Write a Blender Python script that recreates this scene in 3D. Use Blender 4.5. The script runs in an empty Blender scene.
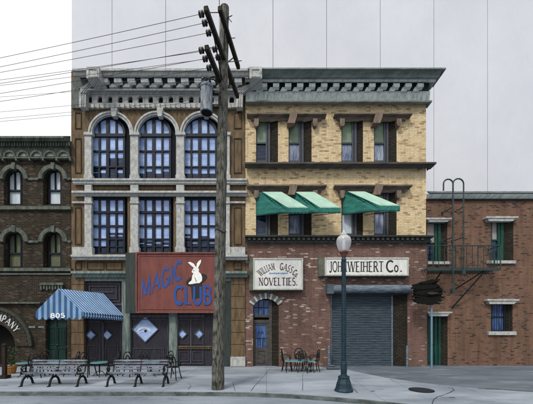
import bpy, bmesh, math, random
from mathutils import Vector, Matrix
R = math.radians
random.seed(7)
S = bpy.context.scene
COL = S.collection

# ------------------------------------------------------------------ camera
F, CX, HY, EYE = 303.0, 266.5, 321.0, 2.1      # focal length and principal point measured off the photo
cam_d = bpy.data.cameras.new('camera'); cam = bpy.data.objects.new('camera', cam_d); COL.objects.link(cam)
cam.location = (0, 0, EYE); cam.rotation_euler = (R(90), 0, 0)
cam_d.sensor_width = 36; cam_d.lens = 36*F/533; cam_d.shift_y = (HY-202)/533
cam_d.clip_start = 0.1; cam_d.clip_end = 2000
S.camera = cam
# ------------------------------------------------------------------ sky
SUN_EL, SUN_AZ = R(48), R(-152)     # azimuth clockwise from +Y: sun behind the camera, a little to the left
w = bpy.data.worlds.new('World'); S.world = w; w.use_nodes = True
nt = w.node_tree; nt.nodes.clear()
sky = nt.nodes.new('ShaderNodeTexSky'); sky.sky_type = 'NISHITA'; sky.sun_disc = False
sky.sun_elevation = SUN_EL; sky.sun_rotation = SUN_AZ; sky.dust_density = 4; sky.air_density = 1.6; sky.ozone_density = 1
hs = nt.nodes.new('ShaderNodeHueSaturation'); hs.inputs['Saturation'].default_value = 0.42; hs.inputs['Value'].default_value = 1.0
bg = nt.nodes.new('ShaderNodeBackground'); bg.inputs['Strength'].default_value = 0.15
wo = nt.nodes.new('ShaderNodeOutputWorld')
cl = nt.nodes.new('ShaderNodeTexNoise'); cl.inputs['Scale'].default_value = 2.2; cl.inputs['Detail'].default_value = 5
cr = nt.nodes.new('ShaderNodeValToRGB'); cr.color_ramp.elements[0].color = (6.8, 6.9, 7.0, 1); cr.color_ramp.elements[1].color = (8.4, 8.5, 8.6, 1)
nt.links.new(cl.outputs['Fac'], cr.inputs[0])
tc = nt.nodes.new('ShaderNodeTexCoord'); sz = nt.nodes.new('ShaderNodeSeparateXYZ'); nt.links.new(tc.outputs['Generated'], sz.inputs[0])
mr = nt.nodes.new('ShaderNodeMapRange'); mr.inputs[1].default_value = 0; mr.inputs[2].default_value = 1; mr.inputs[3].default_value = .45; mr.inputs[4].default_value = 1.75   # an overcast sky is brightest overhead
nt.links.new(sz.outputs[2], mr.inputs[0])
ov = nt.nodes.new('ShaderNodeMix'); ov.data_type = 'RGBA'; ov.blend_type = 'MULTIPLY'; ov.inputs[0].default_value = 1; nt.links.new(mr.outputs[0], ov.inputs[7])
cm = nt.nodes.new('ShaderNodeMix'); cm.data_type = 'RGBA'; cm.inputs[0].default_value = .8      # cloud cover over the clear sky
nt.links.new(sky.outputs[0], hs.inputs['Color']); nt.links.new(hs.outputs[0], cm.inputs[6]); nt.links.new(cr.outputs[0], ov.inputs[6]); nt.links.new(ov.outputs[2], cm.inputs[7]); nt.links.new(cm.outputs[2], bg.inputs[0]); nt.links.new(bg.outputs[0], wo.inputs[0])
# ------------------------------------------------------------------ sun (overcast, very soft)
sd = bpy.data.lights.new('sun', 'SUN'); sd.energy = 2.3; sd.angle = R(10); sd.color = (1, .95, .87)
so = bpy.data.objects.new('sun', sd); COL.objects.link(so)
sdir = Vector((math.sin(SUN_AZ)*math.cos(SUN_EL), math.cos(SUN_AZ)*math.cos(SUN_EL), math.sin(SUN_EL)))
so.rotation_euler = sdir.to_track_quat('Z', 'Y').to_euler(); so.location = (0, -5, 30)
S.view_settings.view_transform = 'Standard'; S.view_settings.look = 'None'
S.view_settings.exposure = 0.0; S.view_settings.gamma = 1; S.view_settings.use_curve_mapping = False

# ------------------------------------------------------------------ measuring helpers
def PX(px, Y): return (px-CX)*Y/F
def PZ(py, Y): return EYE + (HY-py)*Y/F
def G(px, py):                                   # a point of the ground seen at px, py
    Y = F*EYE/(py-HY); return (PX(px, Y), Y)

# ------------------------------------------------------------------ materials
def new_mat(name):
    m = bpy.data.materials.new(name); m.use_nodes = True
    n = m.node_tree.nodes; b = n['Principled BSDF']
    return m, n, m.node_tree.links, b
def coords(n, l, su=1, sv=1, sw=0):
    g = n.new('ShaderNodeNewGeometry'); s = n.new('ShaderNodeSeparateXYZ'); l.new(g.outputs['Position'], s.inputs[0])
    a = n.new('ShaderNodeMath'); a.operation = 'ADD'; l.new(s.outputs[0], a.inputs[0]); l.new(s.outputs[1], a.inputs[1])
    c = n.new('ShaderNodeCombineXYZ')
    m1 = n.new('ShaderNodeMath'); m1.operation = 'MULTIPLY'; m1.inputs[1].default_value = su; l.new(a.outputs[0], m1.inputs[0])
    m2 = n.new('ShaderNodeMath'); m2.operation = 'MULTIPLY'; m2.inputs[1].default_value = sv; l.new(s.outputs[2], m2.inputs[0])
    l.new(m1.outputs[0], c.inputs[0]); l.new(m2.outputs[0], c.inputs[1])
    return c.outputs[0]
def noise(n, l, vec, scale, detail=5, rough=.6):
    t = n.new('ShaderNodeTexNoise'); t.inputs['Scale'].default_value = scale
    t.inputs['Detail'].default_value = detail; t.inputs['Roughness'].default_value = rough
    if vec is not None: l.new(vec, t.inputs['Vector'])
    return t.outputs['Fac']
def ramp(n, l, fac, stops, interp='LINEAR'):
    r = n.new('ShaderNodeValToRGB'); r.color_ramp.interpolation = interp
    e = r.color_ramp.elements
    while len(e) > 1: e.remove(e[-1])
    e[0].position = stops[0][0]; c = stops[0][1]; e[0].color = (c, c, c, 1) if not hasattr(c, '__len__') else (*c, 1)
    for p, c in stops[1:]:
        q = e.new(p); q.color = (c, c, c, 1) if not hasattr(c, '__len__') else (*c, 1)
    l.new(fac, r.inputs[0]); return r.outputs[0]
def mix(n, l, fac, a, b, typ='MIX'):
    m = n.new('ShaderNodeMix'); m.data_type = 'RGBA'; m.blend_type = typ
    for sock, v in ((m.inputs[0], fac), (m.inputs[6], a), (m.inputs[7], b)):
        if isinstance(v, (int, float)): sock.default_value = v
        elif isinstance(v, tuple): sock.default_value = (*v, 1)
        else: l.new(v, sock)
    return m.outputs[2]
def bump(n, l, b, h, strength, dist=.01):
    u = n.new('ShaderNodeBump'); u.inputs['Strength'].default_value = strength; u.inputs['Distance'].default_value = dist
    l.new(h, u.inputs['Height']); l.new(u.outputs[0], b.inputs['Normal'])
def brick(name, stops, mortar, bw=.3, rh=.1, ms=.012, stain=(.7, 1.08), extra=None, clusters=None):
    m, n, l, b = new_mat(name)
    v = coords(n, l)
    t = n.new('ShaderNodeTexBrick'); l.new(v, t.inputs['Vector'])
    t.inputs['Scale'].default_value = 1; t.inputs['Brick Width'].default_value = bw; t.inputs['Row Height'].default_value = rh
    t.inputs['Mortar Size'].default_value = ms; t.inputs['Mortar Smooth'].default_value = .4; t.inputs['Bias'].default_value = 0
    t.inputs['Color1'].default_value = (0, 0, 0, 1); t.inputs['Color2'].default_value = (1, 1, 1, 1); t.inputs['Mortar'].default_value = (.3, .3, .3, 1)
    c = ramp(n, l, t.outputs['Color'], stops)
    if clusters:                                  # odd bricks that gather in patches
        cc, thr = clusters
        a = n.new('ShaderNodeMath'); a.operation = 'ADD'
        l.new(noise(n, l, v, .9, 3), a.inputs[0]); l.new(t.outputs['Color'], a.inputs[1])
        f = ramp(n, l, a.outputs[0], [(thr/2, 0), (thr/2+.02, 1)])
        sc = n.new('ShaderNodeMath'); sc.operation = 'MULTIPLY'; sc.inputs[1].default_value = .5
        l.new(a.outputs[0], sc.inputs[0])
        f = ramp(n, l, sc.outputs[0], [(thr, 0), (thr+.01, 1)])
        c = mix(n, l, f, c, cc)
    c = mix(n, l, t.outputs['Fac'], c, mortar)
    st = ramp(n, l, noise(n, l, coords(n, l, 1.6, .55), 1.1, 6, .65), [(.3, stain[0]), (.7, stain[1])])
    c = mix(n, l, 1.0, c, st, 'MULTIPLY')
    st = ramp(n, l, noise(n, l, coords(n, l, 4.5, .35), 1.3, 6, .7), [(.30, .62), (.52, 1.0)])
    c = mix(n, l, .8, c, st, 'MULTIPLY')
    g = ramp(n, l, noise(n, l, v, 14, 3, .7), [(.3, .82), (.7, 1.15)])
    c = mix(n, l, 1.0, c, g, 'MULTIPLY')
    if extra:                                     # pale wash (efflorescence)
        f = ramp(n, l, noise(n, l, coords(n, l, 1.2, 3.5), 1.6, 8, .75), [(extra[1], 0), (extra[1]+.12, extra[2])])
        c = mix(n, l, f, c, extra[0])
    l.new(c, b.inputs['Base Color']); b.inputs['Roughness'].default_value = .9; b.inputs['Specular IOR Level'].default_value = .2
    inv = n.new('ShaderNodeMath'); inv.operation = 'SUBTRACT'; inv.inputs[0].default_value = 1; l.new(t.outputs['Fac'], inv.inputs[1])
    bump(n, l, b, inv.outputs[0], .5, .012)
    return m
def worn(name, c1, c2, rough=.75, scale=2.5, streak=(3, .5), lo=.38, hi=.62, metal=0, dirt=None, bmp=.15):
    m, n, l, b = new_mat(name)
    v = coords(n, l, *streak)
    c = ramp(n, l, noise(n, l, v, scale, 7, .68), [(lo, c2), (hi, c1)])
    if dirt:
        f = ramp(n, l, noise(n, l, coords(n, l, 5, .8), 1.7, 8, .75), [(dirt[1], 0), (dirt[1]+.1, dirt[2])])
        c = mix(n, l, f, c, dirt[0])
    l.new(c, b.inputs['Base Color']); b.inputs['Roughness'].default_value = rough; b.inputs['Metallic'].default_value = metal; b.inputs['Specular IOR Level'].default_value = .22
    bump(n, l, b, noise(n, l, coords(n, l, 1, 1), 22, 4), bmp, .01)
    return m
def ground_mat(name, c1, c2, scale=.6, rough=.85, joints=None, patch=None):
    m, n, l, b = new_mat(name)
    g = n.new('ShaderNodeNewGeometry')
    mp = n.new('ShaderNodeMapping'); mp.inputs['Scale'].default_value = (.35, 1, 1); l.new(g.outputs['Position'], mp.inputs[0])
    c = ramp(n, l, noise(n, l, mp.outputs[0], scale, 8, .65), [(.34, c2), (.66, c1)])
    f = ramp(n, l, noise(n, l, g.outputs['Position'], 38, 5, .85), [(.32, .68), (.66, 1.2)])
    c = mix(n, l, 1.0, c, f, 'MULTIPLY')
    if patch:
        mp2 = n.new('ShaderNodeMapping'); mp2.inputs['Scale'].default_value = (.5, 1.6, 1); mp2.inputs['Location'].default_value = (7, 3, 0); l.new(g.outputs['Position'], mp2.inputs[0])
        f = ramp(n, l, noise(n, l, mp2.outputs[0], 1.1, 9, .72), [(patch[1], 0), (patch[1]+.09, patch[2])])
        c = mix(n, l, f, c, patch[0])
    if joints:
        t = n.new('ShaderNodeTexBrick'); l.new(g.outputs['Position'], t.inputs['Vector']); t.offset = 0
        t.inputs['Scale'].default_value = 1; t.inputs['Brick Width'].default_value = joints[0]; t.inputs['Row Height'].default_value = joints[1]
        t.inputs['Mortar Size'].default_value = .009; t.inputs['Mortar Smooth'].default_value = .2
        t.inputs['Color1'].default_value = (.94, .94, .94, 1); t.inputs['Color2'].default_value = (1.05, 1.05, 1.05, 1); t.inputs['Mortar'].default_value = (.45, .45, .45, 1)
        c = mix(n, l, 1.0, c, t.outputs['Color'], 'MULTIPLY')
    l.new(c, b.inputs['Base Color']); b.inputs['Roughness'].default_value = rough
    bump(n, l, b, noise(n, l, g.outputs['Position'], 60, 4, .8), .25, .01)
    return m
def plain(name, c, rough=.6, metal=0, spec=.2):
    m, n, l, b = new_mat(name)
    f = ramp(n, l, noise(n, l, None, 9, 5), [(.3, tuple(x*.85 for x in c)), (.7, tuple(min(1, x*1.1) for x in c))])
    l.new(f, b.inputs['Base Color']); b.inputs['Roughness'].default_value = rough; b.inputs['Metallic'].default_value = metal
    b.inputs['Specular IOR Level'].default_value = spec
    return m
def glass_mat(name, c1, c2, rough=.12, stops=(.4, .62), streak=(1.1, 5)):
    m, n, l, b = new_mat(name)
    c = ramp(n, l, noise(n, l, coords(n, l, *streak), 1.6, 5, .6), [(stops[0], c1), (stops[1], c2)])
    l.new(c, b.inputs['Base Color']); b.inputs['Roughness'].default_value = rough; b.inputs['Specular IOR Level'].default_value = .35
    bump(n, l, b, noise(n, l, coords(n, l, 1, 1), 3, 2), .06, .02)
    return m

M = {}
M['brick_dark'] = brick('dark_brown_brick', [(0, (.016, .011, .007)), (.45, (.028, .019, .011)), (.8, (.040, .026, .015)), (.97, (.080, .066, .05))], (.058, .052, .040), .19, .075, .012, (.45, 1.15))
M['brick_yellow'] = brick('buff_brick', [(0, (.64, .51, .31)), (.45, (.59, .455, .26)), (.82, (.53, .39, .205)), (.89, (.38, .265, .135)), (1, (.27, .175, .085))], (.43, .375, .285), .215, .084, .010, (.88, 1.06), clusters=((.31, .215, .11), .75))
M['brick_red'] = brick('old_red_brick', [(0, (.135, .072, .056)), (.5, (.168, .090, .070)), (.80, (.11, .058, .046)), (.90, (.19, .13, .11)), (1, (.40, .34, .31))], (.17, .13, .115), .2, .076, .010, (.68, 1.12), extra=((.42, .37, .35), .74, .5), clusters=((.46, .40, .37), .77))
M['brick_rust'] = brick('rust_brick', [(0, (.160, .084, .054)), (.5, (.188, .098, .062)), (.8, (.14, .072, .048)), (.88, (.085, .050, .036)), (1, (.045, .030, .025))], (.14, .105, .085), .20, .078, .012, (.66, 1.1), clusters=((.045, .032, .027), .76))
M['arch_dark'] = worn('sooty_arch', (.050, .052, .042), (.018, .020, .016), .85, 4, (3, 3))
M['crack'] = plain('crack_dirt', (.045, .05, .058), .9)
M['reveal_shade'] = plain('reveal_shade', (.010, .013, .017), .9, 0, .1)  # near-black plates that paint the shade of the window recesses
M['reveal_brick_shade'] = brick('reveal_brick_shade', [(0, (.022, .018, .013)), (1, (.038, .032, .023))], (.012, .011, .009), .12, .08)  # near-black brick, paints the shade on the splayed jambs
M['stone'] = worn('weathered_stone', (.44, .445, .43), (.25, .26, .255), .8, 3.4, (2, 1.3), .36, .62, dirt=((.085, .09, .085), .57, .75))
M['stone_dark'] = worn('dark_stone', (.13, .145, .14), (.06, .075, .07), .8, 2.5, (2, .8), dirt=((.03, .04, .035), .62, .7))  # dark trim stone; on the soffit it also paints shade
M['stone_left'] = worn('soot_green_stone', (.115, .13, .105), (.045, .055, .045), .85, 3, (2, 1))
M['ochre'] = worn('ochre_plaster', (.150, .102, .056), (.070, .050, .029), .8, 2.6, (2.5, .6), .36, .62, dirt=((.032, .023, .015), .57, .8))
M['ochre_line'] = worn('ochre_moulding', (.055, .038, .021), (.03, .021, .012), .8)
M['green_grey'] = worn('grey_green_paint', (.20, .245, .23), (.075, .10, .09), .6, 2.5, (4, .5))
M['cornice_green'] = worn('verdigris_cornice', (.20, .235, .225), (.10, .125, .12), .6, 2.6, (.9, 3), dirt=((.34, .37, .35), .58, .8))
M['cornice_pale'] = worn('pale_painted_metal', (.52, .555, .54), (.30, .335, .325), .6, 3, (2.5, .9), .38, .58, dirt=((.085, .10, .09), .58, .8))
M['dark_metal'] = worn('dark_green_metal', (.035, .046, .043), (.02, .028, .026), .6)  # own dark green; on the cornice soffit it also paints shade
M['hood'] = worn('brown_hood', (.16, .125, .10), (.065, .055, .048), .7, 2.5, (1, 3))
M['hood_block'] = worn('brown_bracket', (.21, .155, .12), (.10, .075, .058), .7)
M['belt'] = worn('dark_belt', (.075, .068, .062), (.035, .034, .033), .6, 3, (1, 3))
M['purple_wood'] = worn('dark_purple_timber', (.034, .031, .043), (.014, .013, .019), .5, 3, (6, .6))
M['purple_trim'] = worn('purple_timber_trim', (.075, .070, .09), (.035, .033, .045), .5)
M['green_door'] = worn('green_door_paint', (.006, .030, .024), (.004, .016, .013), .5, 3, (5, .6))
M['green_frame'] = worn('green_frame_paint', (.009, .065, .045), (.005, .032, .023), .5, 3, (5, .6))
M['win_frame'] = plain('blue_black_frame', (.010, .014, .022), .5, 0, .15)
M['win_frame_grey'] = plain('slate_frame', (.055, .06, .075), .5, 0, .2)
M['glass_sky'] = glass_mat('sky_painted_glass', (.16, .26, .52), (.42, .54, .80), .12, (.32, .70), (.8, 1.6))  # sky reflection painted into the glass as pale blue streaks
M['glass_dark'] = glass_mat('dark_glass', (.006, .012, .03), (.03, .06, .14), .06, (.45, .75))  # dark glass; in the tall windows it paints a dark reflection
M['glass_blue'] = glass_mat('deep_blue_glass', (.02, .05, .15), (.07, .13, .30), .1, (.4, .6), (3, 1))
M['glass_curtain'] = glass_mat('curtained_glass', (.06, .085, .16), (.34, .38, .46), .2, (.36, .70), (5, .8))
M['blind_green'] = glass_mat('green_blind', (.10, .15, .10), (.17, .23, .16), .4, (.3, .7), (1, 2))
M['blind_tan'] = glass_mat('tan_blind', (.30, .20, .13), (.24, .24, .27), .4, (.4, .6), (1, 2))
M['curtain_white'] = glass_mat('white_curtain', (.34, .41, .46), (.52, .58, .62), .4, (.3, .7), (5, 1))
M['curtain_olive'] = glass_mat('olive_curtain', (.07, .08, .042), (.11, .125, .07), .4, (.3, .7), (5, 1))
M['panel_wall'] = worn('pale_panel', (.585, .605, .65), (.50, .52, .57), .7, .20, (.7, .5), .3, .7, bmp=.02, dirt=((.45, .47, .52), .55, .35))
M['seam'] = plain('panel_seam', (.48, .49, .52), .9)
M['iron'] = plain('black_iron', (.012, .013, .014), .45, .2)
M['iron_green'] = worn('green_iron', (.035, .055, .055), (.015, .026, .027), .5, 5)
M['lamp_paint'] = worn('blue_green_paint', (.014, .036, .050), (.006, .017, .027), .45, 6, (2, 2))
M['lamp_rust'] = worn('red_brown_collar', (.19, .075, .06), (.07, .03, .028), .6, 8, (2, 2))
M['pole_wood'] = worn('weathered_pole', (.13, .128, .110), (.016, .017, .014), .9, 3.0, (6, 1.1), .40, .60, dirt=((.27, .27, .25), .61, .8), bmp=.6)
M['arm_wood'] = worn('dark_crossarm', (.028, .022, .017), (.010, .009, .008), .85, 3, (3, 3))
M['transformer'] = worn('blue_grey_tank', (.20, .235, .28), (.055, .065, .085), .5, 4, (4, .8), dirt=((.10, .055, .035), .56, .9))
M['porcelain'] = plain('dark_insulator', (.012, .010, .010), .12, 0, .6)
M['porcelain_glint'] = plain('insulator_glint', (.7, .7, .68), .3)  # white for the painted glint on the insulators
M['wire'] = plain('wire', (.045, .045, .05), .6)
M['sign_white'] = worn('cream_sign_board', (.64, .64, .62), (.50, .505, .50), .6, 2.5, (3, .8), .34, .6, dirt=((.22, .23, .24), .63, .6), bmp=.05)
M['sign_frame'] = worn('chalky_frame', (.50, .50, .46), (.32, .33, .29), .7)
M['sign_side'] = worn('grey_green_box_side', (.125, .13, .105), (.06, .065, .052), .7, 3, (5, .6))
M['sign_red'] = worn('faded_red_board', (.185, .060, .050), (.125, .042, .038), .7, 1.5, (2, .7), .34, .66, dirt=((.24, .11, .095), .60, .5), bmp=.05)
M['sign_red_frame'] = worn('red_frame', (.20, .075, .06), (.10, .04, .035), .7)
M['ink_brown'] = plain('brown_lettering', (.045, .022, .022), .6)
M['ink_black'] = plain('black_lettering', (.022, .024, .022), .6)
M['ink_blue'] = plain('blue_lettering', (.020, .075, .30), .5)
M['ink_pale'] = plain('pale_lettering', (.46, .50, .50), .6)
M['ink_sky'] = plain('small_blue_lettering', (.16, .24, .42), .6)
M['white_paint'] = plain('white_paint', (.80, .80, .78), .5)
M['shutter'] = worn('blue_grey_shutter', (.080, .108, .135), (.028, .040, .054), .5, 3, (.7, 9), .38, .60, dirt=((.19, .23, .27), .60, .7))
M['roll_box'] = worn('blue_grey_box', (.16, .20, .245), (.06, .08, .105), .45, 2.5, (1, 5), .4, .65)
M['canvas_green'] = worn('green_canvas', (.030, .17, .14), (.014, .095, .08), .85, 3, (3, 3), bmp=.5)  # base canvas; on the side panels the darker, shaded copy
M['canvas_lit'] = worn('lit_top_canvas', (.38, .53, .44), (.25, .41, .33), .85, 2.0, (2, 2), .3, .7, bmp=.5)  # paler copy of the canvas, paints the light on awning tops
M['pot'] = worn('orange_clay', (.33, .15, .035), (.20, .085, .022), .8, 6, (2, 2))
M['leaf'] = plain('green_leaf', (.045, .065, .028), .6)
M['table_top'] = plain('pale_cyan_top', (.10, .24, .26), .2)
M['rag_wood'] = worn('rotten_dark_timber', (.006, .006, .0045), (.002, .002, .0015), .95, 4, (1, 9), dirt=((.022, .018, .012), .76, .6), bmp=.8)
M['rag_core'] = worn('split_pale_timber', (.05, .042, .026), (.015, .013, .008), .95, 5, (2, 12))
M['sign_pole'] = plain('pale_blue_steel', (.16, .24, .34), .4, .3)
M['cast_lid'] = plain('cast_iron_lid', (.030, .034, .040), .6, .4)
M['dark_wood'] = worn('dark_timber', (.030, .018, .013), (.012, .008, .006), .8, 5)
M['void_black'] = plain('flat_black', (.006, .005, .004), .9)  # flat black for sheets that paint unlit depth behind openings
M['bench_wood'] = worn('grey_blue_slats', (.17, .19, .235), (.06, .07, .09), .6, 2.0, (1.5, 4), .38, .62)
M['flue'] = worn('galvanised', (.3, .3, .3), (.2, .2, .2), .6)
M['cornice_white'] = worn('chalky_white_blocks', (.70, .72, .70), (.45, .48, .47), .7, 4, (2, 1), dirt=((.2, .22, .21), .62, .6))
M['roof'] = plain('tar_roof', (.05, .05, .05), .9)
M['road'] = ground_mat('pale_asphalt', (.22, .25, .295), (.10, .125, .155), .8, .8, patch=((.035, .045, .055), .58, .75))
M['walk'] = ground_mat('worn_concrete', (.315, .35, .40), (.14, .168, .205), .8, .75, joints=(3.1, 1.63), patch=((.07, .088, .11), .57, .65))
M['kerb'] = worn('kerb_concrete', (.12, .14, .14), (.035, .045, .04), .9, 2.2, (1.2, 2), .36, .62)
M['alley'] = ground_mat('blue_grey_asphalt', (.125, .15, .18), (.055, .07, .09), .9, .8, patch=((.22, .25, .30), .56, .6))
# striped canvas
def stripes(name, axis, c1, c2, w):
    m, n, l, b = new_mat(name)
    g = n.new('ShaderNodeNewGeometry'); s = n.new('ShaderNodeSeparateXYZ'); l.new(g.outputs['Position'], s.inputs[0])
    d = n.new('ShaderNodeMath'); d.operation = 'DIVIDE'; d.inputs[1].default_value = w; l.new(s.outputs[axis], d.inputs[0])
    a = n.new('ShaderNodeMath'); a.operation = 'PINGPONG'; a.inputs[1].default_value = 1; l.new(d.outputs[0], a.inputs[0])
    c = ramp(n, l, a.outputs[0], [(.38, c1), (.62, c2)])
    f = ramp(n, l, noise(n, l, g.outputs['Position'], 3, 5), [(.3, .8), (.7, 1.12)])
    l.new(mix(n, l, 1., c, f, 'MULTIPLY'), b.inputs['Base Color']); b.inputs['Roughness'].default_value = .8
    return m
M['stripe_gable'] = stripes('blue_striped_gable', 0, (.018, .075, .20), (.17, .29, .43), .115)
M['stripe_top'] = stripes('blue_striped_roof', 1, (.020, .085, .24), (.36, .50, .66), .055)

# ------------------------------------------------------------------ mesh builder
OFF = {}
def setp(o, label=None, cat=None, group=None, kind=None):
    for k, v in (('label', label), ('category', cat), ('group', group), ('kind', kind)):
        if v: o[k] = v
    return o
def thing(name, label, cat, loc=(0, 0, 0), group=None):
    o = bpy.data.objects.new(name, None); COL.objects.link(o); o.location = loc; o.empty_display_size = .3
    OFF[o.name] = Vector(loc); return setp(o, label, cat, group)
def link_mesh(name, me, parent):
    o = bpy.data.objects.new(name, me); COL.objects.link(o)
    if parent is not None:
        o.parent = parent; off = OFF[parent.name]; OFF[o.name] = off
        if off.length > 0: me.transform(Matrix.Translation(-off))
    else: OFF[o.name] = Vector((0, 0, 0))
    return o
class MB:
    def __init__(s): s.v = []; s.f = []; s.m = []
    def add(s, vs, fs, mi=0):
        k = len(s.v); s.v += [tuple(p) for p in vs]
        for f in fs: s.f.append([i+k for i in f]); s.m.append(mi)
        return s
    def hexa(s, p, mi=0):        # p: 4 bottom ccw, 4 top
        return s.add(p, [(3, 2, 1, 0), (4, 5, 6, 7), (0, 1, 5, 4), (1, 2, 6, 5), (2, 3, 7, 6), (3, 0, 4, 7)], mi)
    def box(s, x0, x1, y0, y1, z0, z1, mi=0):
        x0, x1 = sorted((x0, x1)); y0, y1 = sorted((y0, y1)); z0, z1 = sorted((z0, z1))
        return s.hexa([(x0, y0, z0), (x1, y0, z0), (x1, y1, z0), (x0, y1, z0), (x0, y0, z1), (x1, y0, z1), (x1, y1, z1), (x0, y1, z1)], mi)
    def pbox(s, x0, x1, y0, y1, yf, yb, mi=0):   # front face at depth yf covers the measured rectangle
        return s.box(PX(x0, yf), PX(x1, yf), yf, yb, PZ(y1, yf), PZ(y0, yf), mi)
    def prism(s, pts, yf, yb, shift=(0, 0), mi=0):   # pts (x,z) at yf, back shifted
        n = len(pts)
        vs = [(x, yf, z) for x, z in pts] + [(x+shift[0], yb, z+shift[1]) for x, z in pts]
        return s.add(vs, [list(range(n)), list(range(2*n-1, n-1, -1))] + [(i, (i+1) % n, (i+1) % n+n, i+n) for i in range(n)], mi)
    def pprism(s, pts, yf, yb, mi=0): return s.prism([(PX(x, yf), PZ(y, yf)) for x, y in pts], yf, yb, (0, 0), mi)
    def tube(s, pts, r, n=8, mi=0, cap=True):
        pts = [Vector(p) for p in pts]; k = len(pts); rs = r if isinstance(r, (list, tuple)) else [r]*k
        base = len(s.v); prev = None
        for i, p in enumerate(pts):
            t = (pts[min(i+1, k-1)]-pts[max(i-1, 0)]).normalized()
            if prev is None:
                a = t.orthogonal().normalized()
            else:
                a = (prev - t*prev.dot(t)).normalized()
            prev = a; b = t.cross(a)
            for j in range(n):
                q = p + (a*math.cos(2*math.pi*j/n)+b*math.sin(2*math.pi*j/n))*rs[i]; s.v.append(tuple(q))
        for i in range(k-1):
            for j in range(n):
                s.f.append([base+i*n+j, base+i*n+(j+1) % n, base+(i+1)*n+(j+1) % n, base+(i+1)*n+j]); s.m.append(mi)
        if cap:
            s.f.append([base+j for j in range(n-1, -1, -1)]); s.m.append(mi)
            s.f.append([base+(k-1)*n+j for j in range(n)]); s.m.append(mi)
        return s
    def lathe(s, prof, c=(0, 0, 0), n=20, mi=0, flute=0):
        pts = len(s.v); c = Vector(c)
        for r, z in prof:
            for j in range(n):
                a = 2*math.pi*j/n; rr = r*(1-(flute if j % 2 else 0)); s.v.append((c.x+rr*math.cos(a), c.y+rr*math.sin(a), c.z+z))
        for i in range(len(prof)-1):
            for j in range(n):
                s.f.append([pts+i*n+j, pts+i*n+(j+1) % n, pts+(i+1)*n+(j+1) % n, pts+(i+1)*n+j]); s.m.append(mi)
        s.f.append([pts+j for j in range(n-1, -1, -1)]); s.m.append(mi)
        s.f.append([pts+(len(prof)-1)*n+j for j in range(n)]); s.m.append(mi)
        return s
    def sweep(s, xl, xr, prof, Y0, rl=False, rr=False, back=1.0, mi=0):
        """moulding along a facade; prof (py, projection) top to bottom; xl, xr in px at the wall plane; rl/rr mitred returns"""
        prof = [(prof[0][0], 0)] + list(prof) + [(prof[-1][0], 0)] if prof[0][1] > 0 else list(prof)
        A, B = PX(xl, Y0), PX(xr, Y0); n = len(prof)
        L0 = []; L1 = []; R1 = []; R0 = []
        for py, p in prof:
            z = PZ(py, Y0-p)
            L1.append((A-p*rl, Y0-p, z)); R1.append((B+p*rr, Y0-p, z))
            L0.append((A-p*rl, Y0+(back if rl else 0), z)); R0.append((B+p*rr, Y0+(back if rr else 0), z))
        rows = ([L0] if rl else []) + [L1, R1] + ([R0] if rr else [])
        vs = [p for r in rows for p in r]; fs = []
        for a in range(len(rows)-1):
            for i in range(n-1): fs.append((a*n+i, a*n+i+1, (a+1)*n+i+1, (a+1)*n+i))
        fs.append(tuple(range(n-1, -1, -1))); fs.append(tuple((len(rows)-1)*n+i for i in range(n)))
        # close back
        for a in range(len(rows)-1): fs.append((a*n, (a+1)*n, (a+1)*n+n-1, a*n+n-1))
        return s.add(vs, fs, mi)
    def build(s, name, mats, parent=None, smooth=False, label=None, bevel=0):
        me = bpy.data.meshes.new(name); me.from_pydata(s.v, [], s.f)
        if not isinstance(mats, (list, tuple)): mats = [mats]
        for m in mats: me.materials.append(M[m])
        for i, p in enumerate(me.polygons): p.material_index = s.m[i]
        bm = bmesh.new(); bm.from_mesh(me); bmesh.ops.recalc_face_normals(bm, faces=bm.faces)
        if smooth:
            for f in bm.faces: f.smooth = True
            for e in bm.edges:
                if len(e.link_faces) == 2 and e.calc_face_angle(0) > R(38): e.smooth = False
        bm.to_mesh(me); bm.free()
        o = link_mesh(name, me, parent)
        if bevel:
            b = o.modifiers.new('bevel', 'BEVEL'); b.width = bevel; b.segments = 1; b.limit_method = 'ANGLE'
        if label: o['label'] = label
        return o
def slab(name, outer, holes, yf, thick, mat, parent, px=True, label=None):
    """flat plate with holes, outlines in px (at depth yf) or metres"""
    cu = bpy.data.curves.new(name, 'CURVE'); cu.dimensions = '2D'; cu.fill_mode = 'BOTH'; cu.extrude = thick/2
    for poly in [outer]+holes:
        sp = cu.splines.new('POLY'); sp.points.add(len(poly)-1); sp.use_cyclic_u = True
        for i, (x, y) in enumerate(poly):
            if px: x, y = PX(x, yf), PZ(y, yf)
            sp.points[i].co = (x, y, 0, 1)
    t = bpy.data.objects.new('tmp', cu); COL.objects.link(t)
    bpy.context.view_layer.update()
    me = bpy.data.meshes.new_from_object(t.evaluated_get(bpy.context.evaluated_depsgraph_get()))
    bpy.data.objects.remove(t); bpy.data.curves.remove(cu)
    for v in me.vertices: v.co = (v.co.x, yf+thick/2-v.co.z, v.co.y)
    bm = bmesh.new(); bm.from_mesh(me); bmesh.ops.remove_doubles(bm, verts=bm.verts, dist=1e-5); bmesh.ops.recalc_face_normals(bm, faces=bm.faces); bm.to_mesh(me); bm.free()
    me.materials.clear(); me.materials.append(M[mat]); me.name = name
    for p in me.polygons: p.material_index = 0; p.use_smooth = False
    o = link_mesh(name, me, parent)
    if label: o['label'] = label
    return o
def rect(x0, x1, y0, y1): return [(x0, y0), (x1, y0), (x1, y1), (x0, y1)]
def arch(x0, x1, ytop_spring, y1, n=20, rise=None):
    c = (x0+x1)/2; r = (x1-x0)/2; h = rise or r
    return [(x0, y1)] + [(c-r*math.cos(math.pi*i/n), ytop_spring-h*math.sin(math.pi*i/n)) for i in range(n+1)] + [(x1, y1)]
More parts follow.
